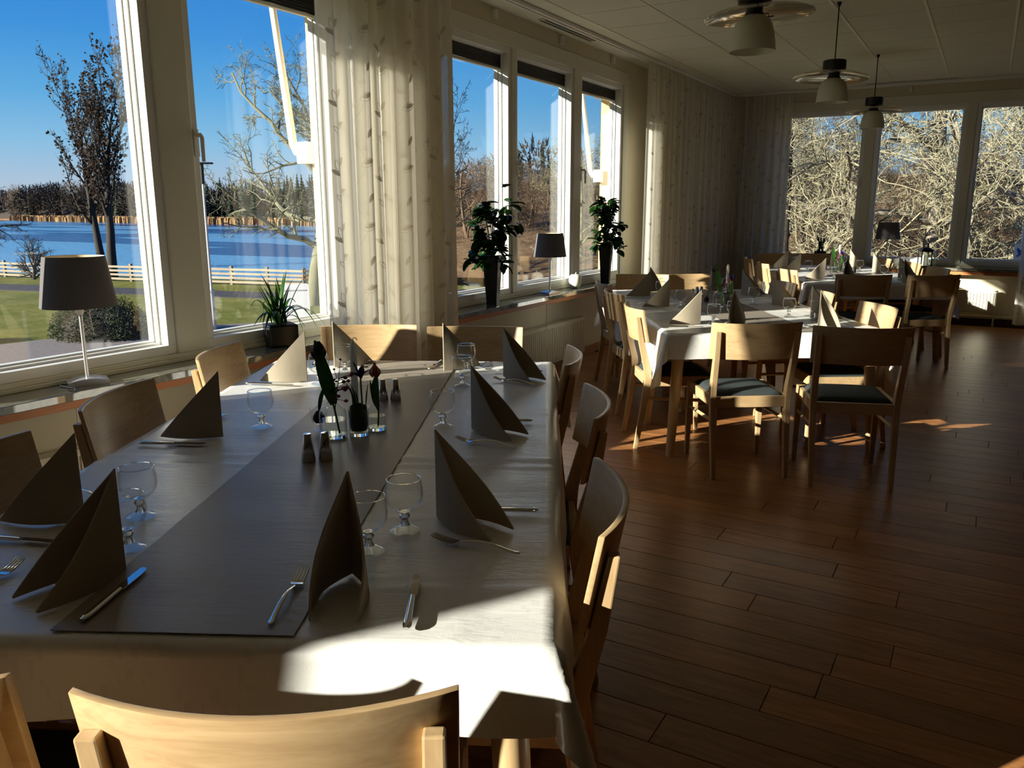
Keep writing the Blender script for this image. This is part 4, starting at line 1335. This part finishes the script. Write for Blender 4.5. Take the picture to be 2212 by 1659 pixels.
for a, b, c, d in ((-.054, .054, -.061, -.059), (-.054, .054, .059, .061), (-.061, -.059, -.054, .054), (.059, .061, -.054, .054)):
    MB().box(a, b, c, d, .0125, .1845).obj('glass_side', M['lantern_glass'], ln, 0)
cl_ = thing('pillar_candle', 'thick white candle inside the black lantern', 'candle', (-.665, 11.60, ZS + .0122), 0)
MB().lathe([(0, 0), (.036, 0), (.036, .13), (.030, .134), (0, .128)], 24).obj('wax', M['wax'], cl_, 40)
MB().tube([(0, 0, .127), (.001, 0, .142)], .0012, 5).obj('wick', M['twig_dark'], cl_)

# ------------------------------------------------------------------ pendant lamps
def pendant(x, y, label, tilt):
    p = thing('pendant_lamp', label, 'lamp', (x, y, ZC), 0, None)
    MB().lathe([(0, -.001), (.016, -.001), (.016, -.012), (.007, -.030), (0, -.030)], 16).obj('ceiling_cup', M['black'], p, 40)
    MB().tube([(0, 0, -.028), (0, 0, -.405)], .0045, 8).obj('cord', M['black'], p)
    MB().lathe([(0, -.395), (.012, -.398), (.078, -.405), (.083, -.410), (.083, -.478), (.078, -.482), (0, -.482)], 32).obj('top_housing', M['black'], p, 40)
    pr = [(.075, -.484), (.10, -.487), (.16, -.494), (.22, -.506), (.262, -.523), (.274, -.532), (.271, -.536), (.258, -.528), (.218, -.512), (.16, -.499), (.10, -.492), (.075, -.489)]
    d = MB().lathe(pr, 56, closed=True).obj('glass_plate', M['disc'], p, 50)
    d.rotation_euler = tilt
    MB().lathe([(0, -.483), (.042, -.483), (.042, -.520), (.047, -.524), (.047, -.535), (0, -.535)], 24).obj('socket', M['black'], p, 40)
    MB().tube([(.045, 0, -.530), (.072, 0, -.530), (.072, 0, -.545), (.083, 0, -.545)], .0024, 6).tube([(.062, 0, -.545), (.098, 0, -.545)], .003, 6).obj('thumb_screw', M['black'], p)
    pr = [(.040, -.532), (.058, -.537), (.078, -.552), (.094, -.580), (.105, -.620), (.112, -.665), (.116, -.705), (.1145, -.7055), (.110, -.665), (.102, -.620), (.091, -.582), (.075, -.555), (.056, -.540), (.040, -.536)]
    MB().lathe(pr, 44, closed=True).obj('bell_shade', M['opal'], p, 60)
    return p
pendant(-1.14, 4.42, 'white glass bell pendant with clear plate, nearest, cut by the picture top', (R(3), R(-2), 0))
pendant(-1.13, 6.79, 'white glass bell pendant with clear plate, middle of the row', (R(-2), R(2), 0))
pendant(-1.13, 9.22, 'white glass bell pendant with clear plate, last of the row before the end wall', (R(0), R(0), 0))

# ------------------------------------------------------------------ outdoors
ZG = -3.2
def slabpoly(name, poly, z, mat, label, th=.03):
    return struct(MB().prism(poly, z - th, z), name, mat, label, 0)
SHORE = [(-160, 18), (-60, 34.5), (-36, 39.5), (-31, 45), (-31, 51), (-36.5, 66), (-58, 108), (-120, 190), (-215, 206), (-300, 212), (-392, 230)]
slabpoly('lawn', [(-160, -60), (40, -60), (40, 11), (60, 60), (30, 140), (-60, 230), (-120, 230)] + [SHORE[k] for k in (7, 6, 5, 4, 3, 2, 1, 0)], ZG, M['lawn'], 'sunlit lawn sloping to the lake', .9)
slabpoly('gravel_path', [(-27.5, 4), (-29.5, 15), (-28.8, 20.4), (-25.2, 24.2), (-20, 33), (-4, 33), (-4, 4)], ZG + .03, M['gravel'], 'grey gravel strip beside the building')
slabpoly('asphalt_path', [(-100, 17.5), (-60, 27.0), (-47, 29.8), (-34, 33.0), (-24, 41), (-20.5, 40), (-31, 30.8), (-46, 27.0), (-60, 23.8), (-100, 13)], ZG + .035, M['asphalt'], 'dark asphalt path inside the fence')
slabpoly('sand_path', [(-36, 66), (-31, 50), (-24, 43), (-16, 39), (-8, 44), (-16, 62), (-26, 82)], ZG + .04, M['sand'], 'pale sandy track by the shore')
slabpoly('leaf_ground', [(-14, 12.5), (30, 12.5), (60, 60), (30, 140), (-20, 130), (-22, 60), (-12, 40)], ZG + .05, M['leaflitter'], 'brown leaf litter under the bare trees')
slabpoly('lake', [(-700, -300), (-100, -300), (-100, 10), (-28, 36), (-25, 60), (-50, 130), (-120, 260), (-420, 320), (-800, 300)], -4.0, M['lake'], 'blue half-frozen lake', .05)
# far shore land
far = MB()
FS = [(-700, 250), (-392, 230), (-300, 212), (-215, 206), (-120, 190), (-60, 230), (-60, 500), (-700, 520)]
far.prism(FS, -4.1, -3.2)
struct(far, 'far_shore', M['leaflitter'], 'far shore land beyond the lake', 0)
ridge = MB().grid(40, 6, lambda i, j: (-720 + 640 * i, 262 - 70 * math.sin(3.14 * i) * 0 + 90 * j - (46 * i if i < .8 else 37), -3.3 + (13 + 2.5 * math.sin(17 * i) + 1.5 * math.sin(41 * i)) * math.sin(min(1, j * 1.4) * 1.57)))
struct(ridge, 'forest_ridge', M['far_tree'], 'brown wooded ridge behind the far shore trees', 60)
def reedbed(label, pts, w, h, n, seed):
    r = random.Random(seed); mb = MB()
    L = [math.dist(pts[i], pts[i + 1]) for i in range(len(pts) - 1)]
    for k in range(n):
        s = r.uniform(0, sum(L)); i = 0
        while s > L[i] and i < len(L) - 1: s -= L[i]; i += 1
        a, b = Vector((*pts[i], 0)), Vector((*pts[i + 1], 0)); d = (b - a).normalized(); nn = Vector((-d.y, d.x, 0))
        p = a + d * s + nn * (-w * r.random() ** 2)
        hh = h * r.uniform(.75, 1.1); ww = r.uniform(.3, .8)
        t = r.uniform(0, 3.14); q = Vector((math.cos(t), math.sin(t), 0)) * ww
        mb.add([p - q + Vector((0, 0, -4.0)), p + q + Vector((0, 0, -4.0)), p + q * .8 + Vector((0, 0, -4.0 + hh)), p - q * .7 + Vector((0, 0, -4.0 + hh * .9)), p + Vector((.1, .1, -4.0 + hh * 1.1))], [(0, 1, 2, 4, 3)])
    o = mb.obj('reed_bed', M['reed'], None, 0); return tag(o, label, 'reeds', None, 'stuff')
reedbed('pale tan reed bed along the far lake shore', [(-420, 236), (-392, 230), (-300, 212), (-215, 206), (-120, 190), (-58, 108)], 6, 2.2, 11000, 2)

# split-rail fence
fe = thing('rail_fence', 'weathered timber rail fence with square posts along the lake path', 'fence', (-60, 31.6, ZG))
FP = [(-77, 28.2), (-59.4, 31.7), (-48.28, 33.69), (-35.5, 36.3), (-28.5, 45.0), (-20, 50)]
pmesh = MB().box(-.085, .085, -.085, .085, -.1, 1.16).mesh('fence_post', M['fence_v'], 0, .01)
rmesh = {}
for i in range(len(FP) - 1):
    a, b = Vector((*FP[i], 0)), Vector((*FP[i + 1], 0)); L = (b - a).length
    n = max(1, round(L / 2.7)); st = L / n; ang = math.atan2((b - a).y, (b - a).x)
    k_ = round(st, 2)
    if k_ not in rmesh: rmesh[k_] = MB().box(0, st, -.022, .022, -.07, .07).mesh('fence_rail', M['fence'], 0, .006)
    for k in range(n):
        p = a.lerp(b, k / n) - Vector((-60, 31.6, 0))
        link('fence_post', pmesh, fe, p, ang)
        for zz in (.18, .44, .70, .96):
            o = link('fence_rail', rmesh[k_], fe, p + Vector((.107 * math.sin(ang), -.107 * math.cos(ang), zz)), ang)
            o.rotation_euler = (0, rng.uniform(-.008, .008), ang)

# lamp post, sign boards
lp = thing('street_lamp', 'grey street lamp post with a flat dark head on the lawn', 'street lamp', (-25.6, 21.2, ZG))
MB().lathe([(.085, 0), (.085, 1.5), (.075, 1.55), (.050, 1.62), (.048, 2.0), (.040, 6.2), (.0, 6.2)], 16).obj('pole', M['pole'], lp, 40)
MB().lathe([(.088, 1.48), (.095, 1.50), (.095, 1.60), (.08, 1.64)], 16).obj('collar', M['pole'], lp, 40)
MB().lathe([(.0, 5.55), (.07, 5.55), (.07, 6.25), (0, 6.27)], 16).obj('sleeve', M['black'], lp, 40)
MB().box(-.08, .42, -.09, .09, 6.27, 6.34).bar([(-.05, 0, 6.2), (.02, 0, 6.28)], [(.05, .05), (.09, .09)]).obj('lamp_head', M['black'], lp, 0, .03).rotation_euler = (0, 0, R(45))
def rounded(w, h, r, n=6):
    P = []
    for cx, cy, a0 in ((w - r, r, -90), (w - r, h - r, 0), (r - w, h - r, 90), (r - w, r, 180)):
        for k in range(n + 1):
            a = R(a0 + 90 * k / n); P.append((cx + r * math.cos(a), cy + r * math.sin(a)))
    return P
def upright(mb, poly, y0, y1):
    m = MB().prism(poly, y0, y1)
    mb.add([(v[0], v[2], v[1]) for v in m.v], [tuple(reversed(f)) for f in m.f]); return mb
nb = thing('notice_board', 'large white rounded board standing on the lawn behind the spider plant', 'sign', (-24.9, 24.9, ZG), R(45))
upright(MB(), rounded(.56, 1.45, .10), -.03, .03).obj('board', M['sign_white'], nb, 0, .004).location = (0, 0, .12)
MB().box(-.46, .46, -.036, -.0305, 1.27, 1.32).obj('grey_line', M['pole'], nb, 0)
MB().box(-.5, -.42, -.02, .02, 0, .15).box(.42, .5, -.02, .02, 0, .15).obj('foot', M['pole'], nb, 0)
pk = thing('parking_sign', 'white sign with a blue pictogram on a pole outside the end wall window', 'sign', (.455, 14.27, ZG), R(-4))
MB().tube([(0, 0, 0), (0, 0, 4.75)], .024, 12).obj('pole', M['pole'], pk)
upright(MB(), rounded(.098, .26, .014), -.040, -.026).obj('plate', M['sign_white'], pk, 0, .002).location = (0, 0, 3.86)
pg = MB()
upright(pg, [(-.062, .075), (-.030, .075), (-.022, .095), (.022, .095), (.030, .075), (.062, .075), (.062, .095), (.038, .10), (.045, .14), (.062, .165), (.062, .20), (.035, .20), (.03, .175), (-.03, .175), (-.035, .20), (-.062, .20), (-.062, .165), (-.045, .14), (-.038, .10), (-.062, .095)], -.0425, -.0402)
pg.obj('pictogram', M['sign_blue'], pk, 0).location = (0, 0, 3.855)

# trees
def grow(W, r, p, d, L, rad, lev, P, tips):
    n = P['seg'][lev]
    pts, rs, ds = [p.copy()], [rad], [d.copy()]
    for i in range(n):
        d = (d + Vector((r.gauss(0, 1), r.gauss(0, 1), r.gauss(0, 1))) * P['wob'][lev] + Vector((0, 0, P['up'][lev]))).normalized()
        p = p + d * (L / n)
        pts.append(p.copy()); ds.append(d.copy()); rs.append(max(P['rmin'], rad * (1 - P['tap'] * (i + 1) / n)))
    W[0 if lev <= P['thick'] else 1].tube(pts, rs, P['sides'][lev], False)
    if lev >= P['max']:
        tips.append((pts[-1], d)); return
    m = P['n'][lev]
    for k in range(m):
        t = P['t0'][lev] + (1 - P['t0'][lev]) * (k + r.random()) / m
        i = min(n - 1, int(t * n)); f = t * n - i
        q = pts[i].lerp(pts[i + 1], f); dd = ds[i + 1]
        ax = Vector((r.gauss(0, 1), r.gauss(0, 1), r.gauss(0, 1))).cross(dd)
        if ax.length < 1e-3: continue
        ax.normalize()
        a = R(P['ang'][lev] * r.uniform(.65, 1.3))
        nd = Matrix.Rotation(a, 3, ax) @ dd
        grow(W, r, q, nd, L * P['lr'][lev] * r.uniform(.6, 1.15) * (1 - P.get('short', .35) * t), rs[i] * P['rr'][lev], lev + 1, P, tips)
OAK = dict(seg=[7, 7, 6, 4, 3], wob=[.07, .20, .26, .30, .3], up=[.02, .05, .04, .03, .02], n=[11, 8, 7, 6], t0=[.28, .22, .15, .1], ang=[58, 50, 52, 50],
           lr=[.62, .52, .48, .45], rr=[.50, .55, .55, .6], sides=[10, 7, 5, 4, 3], tap=.72, rmin=.006, thick=1, max=4)
POPLAR = dict(seg=[9, 8, 6, 4], wob=[.03, .08, .14, .2], up=[.04, .20, .16, .10], n=[16, 11, 8], t0=[.34, .12, .1], ang=[36, 34, 42],
              lr=[.56, .36, .42], rr=[.50, .50, .55], sides=[10, 6, 4, 3], tap=.86, rmin=.014, thick=1, max=3)
BUSH = dict(seg=[3, 5, 4, 3], wob=[.1, .2, .25, .3], up=[.0, .06, .05, .03], n=[14, 8, 7], t0=[.1, .15, .1], ang=[55, 45, 50],
            lr=[1.3, .5, .45], rr=[.6, .6, .6], sides=[7, 5, 4, 3], tap=.7, rmin=.008, thick=0, max=3)
THIN = dict(seg=[8, 5, 4, 3], wob=[.05, .16, .22, .3], up=[.04, .08, .05, .03], n=[17, 8, 6], t0=[.22, .15, .1], ang=[55, 45, 48],
            lr=[.36, .48, .45], rr=[.42, .55, .55], sides=[8, 5, 4, 3], tap=.85, rmin=.010, thick=0, max=3)
OAKB = dict(OAK); OAKB.update(n=[16, 10, 8, 6], t0=[.20, .15, .12, .1], lr=[.52, .50, .48, .45], rmin=.010)
def tree(name, label, cat, loc, P, L, rad, mats, seed, group=None, leaves=None, lean=(0, 0), low=False):
    r = random.Random(seed)
    t = thing(name, label, cat, loc, 0, group)
    W = [MB(), MB()]; tips = []
    grow(W, r, Vector((0, 0, -.3)), Vector((lean[0], lean[1], 1)).normalized(), L, rad, 0, P, tips)
    W[0].obj('trunk', mats[0], t, 60)
    o = W[1].obj('twigs', mats[1], t, 60); o['kind'] = 'stuff'
    if leaves:
        lb = MB(); n, s = leaves
        for k in range(n):
            p, d = tips[r.randrange(len(tips))]
            p = p + Vector((r.gauss(0, .15), r.gauss(0, .15), r.gauss(0, .15)))
            a = Vector((r.gauss(0, 1), r.gauss(0, 1), r.gauss(0, 1))).normalized(); b = a.orthogonal().normalized()
            w = s * r.uniform(.6, 1.3)
            lb.add([p - a * w, p + b * w * .7, p + a * w, p - b * w * .7 + a.cross(b) * w * .3], [(0, 1, 2, 3)])
        o = lb.obj('leaves', M['leaf_brown'], t, 0); o['kind'] = 'stuff'
    return t
DK = (M['bark_dark'], M['bark_dark'])
tree('poplar', 'left of the two tall dark lakeside trees, forked, brown leaves at the top', 'tree', (-53.6, 35.4, ZG - .6), POPLAR, 12.4, .32, DK, 5, 'tall trees by the fence', (900, .11), (-.05, .02))
tree('poplar', 'right of the two tall dark lakeside trees, dense with brown leaves', 'tree', (-51.6, 34.6, ZG - .6), POPLAR, 12.3, .36, DK, 12, 'tall trees by the fence', (1700, .12), (.03, .02))
tree('oak_tree', 'big lichen-green oak behind the curtain, right of the street lamp', 'tree', (-28.3, 29.4, ZG), OAKB, 14.5, .36, (M['twig_grey'], M['twig_grey']), 8)
tree('oak_tree', 'dark round-crowned tree at the far left edge by the lake', 'tree', (-76.5, 38.5, ZG - .5), OAK, 8.2, .34, DK, 14)
tree('bare_bush', 'dark leafless bush at the water edge on the far left', 'bush', (-55.5, 31.4, ZG), BUSH, 1.9, .14, DK, 3)

# clipped bush under the window
def leafbush(label, loc, rx, ry, rz_, n, seed, mat, name='clipped_bush', s=.075):
    r = random.Random(seed); t = thing(name, label, 'bush', loc)
    core = MB()
    core.grid(20, 10, lambda i, j: (rx * .9 * math.cos(2 * math.pi * i) * math.cos(math.pi / 2 * j), ry * .9 * math.sin(2 * math.pi * i) * math.cos(math.pi / 2 * j), rz_ * .9 * math.sin(math.pi / 2 * j)))
    core.obj('core', M['bark_dark'], t, 60)
    lb = MB()
    for k in range(n):
        a, e = r.uniform(0, 2 * math.pi), math.asin(r.random())
        f = r.uniform(.88, 1.06) * (1 + .06 * math.sin(5 * a + seed) + .05 * math.sin(11 * a))
        p = Vector((rx * math.cos(a) * math.cos(e), ry * math.sin(a) * math.cos(e), rz_ * math.sin(e))) * f
        q = (p.normalized() + Vector((r.gauss(0, .6), r.gauss(0, .6), r.gauss(0, .6)))).normalized(); b = q.orthogonal().normalized()
        w = s * r.uniform(.6, 1.4)
        lb.add([p - b * w * .35, p + q * w, p + b * w * .35, p + q * w * .4 + q.cross(b) * w * .2], [(0, 1, 3), (1, 2, 3)])
    o = lb.obj('leaves', mat, t, 0); o['kind'] = 'stuff'
    return t
leafbush('rounded dark evergreen bush on the lawn behind the nearest lamp', (-28.2, 18.2, ZG), 1.9, 1.5, 1.45, 9000, 2, M['bush_leaf'])
leafbush('brown withered shrub at the lower left of the lawn', (-31.5, 14.2, ZG), 1.0, .9, .75, 3000, 6, M['leaf_brown'], 'withered_shrub')

# lichen trees outside the end wall
LI = (M['bark_oak'], M['twig_lichen'])
OAK2 = dict(OAK); OAK2.update(n=[14, 10, 9, 7], t0=[.22, .15, .10, .1], wob=[.06, .24, .32, .36, .35], rr=[.42, .46, .50, .55], rmin=.0055)
a1 = tree('lichen_oak', 'thick-trunked lichen-covered oak framed in the middle pane of the end wall', 'tree', (-1.25, 21.5, ZG), OAK2, 11.5, .25, LI, 41, 'lichen-covered trees outside the end wall')
a2 = tree('lichen_oak', 'leaning lichen-covered oak in the right pane of the end wall', 'tree', (.55, 20.6, ZG), OAK2, 10.5, .20, LI, 47, 'lichen-covered trees outside the end wall', None, (.16, -.02))
a3 = tree('lichen_oak', 'slim dark lichen oak beside the corner curtain, end wall', 'tree', (-4.0, 19.5, ZG), OAK2, 10.0, .13, (M['bark_dark'], M['twig_lichen']), 52, 'lichen-covered trees outside the end wall')
a4 = tree('thicket_tree', 'brown-twigged bare tree in the thicket behind the end wall', 'tree', (-6.5, 24.5, ZG), OAK2, 10.5, .17, (M['twig_brown'], M['twig_brown']), 58, 'thicket trees behind the end wall')
r = random.Random(77)
spots = []
for k in range(26):
    y = 25.0 + (k // 7) * 4.2 + r.uniform(-1.2, 1.2)
    x = -9.5 + (k % 7) * 2.9 + r.uniform(-1.0, 1.0)
    spots.append((x, y))
for k, (x, y) in enumerate(spots):
    br_ = k % 5 in (0, 2, 3)
    o = dup(a4 if br_ else (a1, a2, a3)[k % 3], (x, y, ZG + max(0, (y - 22) * .06)), r.uniform(0, 6.28), 'brown-twigged bare tree in the thicket behind the end wall' if br_ else 'grey-beige lichen-covered tree in the thicket behind the end wall', 'thicket trees behind the end wall', r.uniform(.52, .74))
    o.name = 'thicket_tree'
b1 = tree('thicket_shrub', 'brown leafless shrub in the undergrowth outside the end wall', 'shrub', (-3.0, 23.0, ZG), BUSH, 2.3, .07, (M['twig_brown'], M['twig_brown']), 61, 'brown undergrowth outside the end wall')
for k in range(34):
    x, y = -9.5 + (k % 12) * 1.65 + r.uniform(-.6, .6), 23.8 + (k // 12) * 3.4 + r.uniform(-1, 1)
    dup(b1, (x, y, ZG), r.uniform(0, 6.28), None, None, r.uniform(.85, 1.35))
# rising bank far behind
bank = MB().grid(24, 10, lambda i, j: (-40 + 90 * i, 40 + 60 * j, ZG + 7.5 * j ** .8 + .7 * math.sin(9 * i + 5 * j)))
struct(bank, 'wooded_bank', M['leaflitter'], 'brown leaf-covered bank rising behind the trees', 60)

# bare trees and conifers on the near shore, seen through the window with the tall vases
TB = (M['twig_brown'], M['twig_brown'])
n1 = tree('shore_tree', 'bare brown shore tree seen through the window with the tall vases', 'tree', (-27.5, 55, ZG), THIN, 8.8, .14, TB, 71, 'bare brown trees on the near shore')
n2 = tree('shore_tree', 'bare brown shore tree seen through the window with the tall vases', 'tree', (-37, 70, ZG), OAK, 6.6, .17, TB, 74, 'bare brown trees on the near shore')
n3 = tree('leaning_tree', 'thin dark bare tree at the curtain edge of the window with the tall vases', 'tree', (-25.8, 37.5, ZG), THIN, 9.6, .13, DK, 79)
n4 = tree('green_tree', 'yellow-green lichen tree in the rightmost pane of the window with the tall vases', 'tree', (-21.5, 46.0, ZG), OAK, 8.0, .17, (M['twig_grey'], M['twig_grey']), 83, 'yellow-green trees by the vase window')
dup(n4, (-25.5, 58, ZG), 2.2, None, None, 1.0)
for k in range(74):
    f = r.random(); d = r.uniform(60, 120); az = R(-35.5 + 15 * f)
    dup((n1, n2)[k % 2], (d * math.sin(az), d * math.cos(az), ZG), r.uniform(0, 6.28), None, None, r.uniform(.75, 1.15))
def conifer(name, label, loc, H, rad, seed, group):
    rr = random.Random(seed); t = thing(name, label, 'tree', loc, 0, group)
    MB().tube([(0, 0, 0), (0, 0, H * .95)], [.16, .03], 6).obj('trunk', M['bark_dark'], t)
    nd = MB(); lay = 15
    for k in range(lay):
        z = H * (.16 + .84 * k / lay); w = rad * (1 - k / lay) ** .85 * rr.uniform(.8, 1.15) + .08
        m = 15; a0 = rr.uniform(0, 6)
        for q in range(m):
            a = a0 + 2 * math.pi * q / m; ww = w * rr.uniform(.6, 1.15)
            c, s_ = math.cos(a), math.sin(a)
            tip = Vector((ww * c, ww * s_, z - .28 * ww)); b = Vector((-s_, c, 0)) * (ww * .42 + .10)
            nd.add([Vector((0, 0, z + .12 * H / lay)), tip * .55 + Vector((0, 0, z * .45)) - b, tip, tip * .55 + Vector((0, 0, z * .45)) + b], [(0, 1, 2), (0, 2, 3)])
    nd.lathe([(0, H * .14), (rad * .62, H * .15), (rad * .34, H * .5), (.02, H * .98)], 9)
    nd.obj('needles', M['conifer'], t, 0)
    return t
for k in range(95):
    az = R(-35.5 + 15 * r.random()); d = 48 + 60 * r.random() ** .8
    dup(b1, (d * math.sin(az), d * math.cos(az), ZG), r.uniform(0, 6.28), 'brown leafless shrub on the near shore, window with the tall vases', 'brown shrubs on the near shore', r.uniform(.8, 1.0) * d / 62)
c1 = conifer('spruce', 'dark spruce standing above the bare trees, window with the tall vases', (-35.0, 74, ZG), 10.6, 2.2, 5, 'spruces on the near shore')
for k in range(17):
    az = R(-35 + 14 * r.random()); d = r.uniform(74, 116)
    dup(c1, (d * math.sin(az), d * math.cos(az), ZG), r.uniform(0, 6), None, None, r.uniform(.60, .92) * d / 95)

# forest across the lake
def bushy(name, label, loc, H, seed, group):
    rr = random.Random(seed); t = thing(name, label, 'tree', loc, 0, group)
    MB().tube([(0, 0, 0), (.2, 0, H * .5), (.1, .1, H * .9)], [.20, .14, .04], 5).obj('trunk', M['fence_v'], t)
    cr_ = MB()
    for k in range(620):
        v = Vector((rr.gauss(0, 1), rr.gauss(0, 1), rr.gauss(0, 1))).normalized() * (rr.random() ** .4)
        p = Vector((v.x * H * .33, v.y * H * .33, H * .52 + v.z * H * .46))
        a = (v + Vector((rr.gauss(0, .6), rr.gauss(0, .6), rr.gauss(0, .6) + .5))).normalized(); b = a.orthogonal().normalized()
        w = rr.uniform(.5, 1.3)
        cr_.add([p - b * w * .22, p + a * w * 1.5, p + b * w * .22], [(0, 1, 2)])
    cr_.obj('crown', M['far_tree'], t, 0)
    return t
FL = [(-500, 252), (-392, 234), (-300, 216), (-215, 210), (-122, 194), (-78, 138)]
lens = [math.dist(FL[i], FL[i + 1]) for i in range(len(FL) - 1)]
f1 = bushy('far_tree', 'bare brown tree in the forest across the lake', (-300, 220, -3.3), 17.5, 3, 'bare trees across the lake')
f2 = bushy('far_tree', 'bare brown tree in the forest across the lake', (-306, 224, -3.3), 15.5, 9, 'bare trees across the lake')
g1 = conifer('far_spruce', 'dark spruce in the forest across the lake', (-210, 216, -3.3), 17.0, 3.2, 8, 'dark spruces across the lake')
nn = 0
for k in range(262):
    s = r.uniform(0, sum(lens)); i = 0
    while s > lens[i] and i < len(lens) - 1: s -= lens[i]; i += 1
    a, b = Vector((*FL[i], 0)), Vector((*FL[i + 1], 0)); d = (b - a).normalized()
    off = r.uniform(2, 34) if i < 4 else r.uniform(1, 16)
    p = a + d * s + Vector((-d.y, d.x, 0)) * off * (1 if True else -1)
    con = r.random() < (.20 if i < 2 else .72)
    if con: dup(g1, (p.x, p.y, -3.3), r.uniform(0, 6), None, None, r.uniform(.7, 1.08))
    else: dup(f1 if k % 2 else f2, (p.x, p.y, -3.3), r.uniform(0, 6), None, None, r.uniform(.8, 1.15))
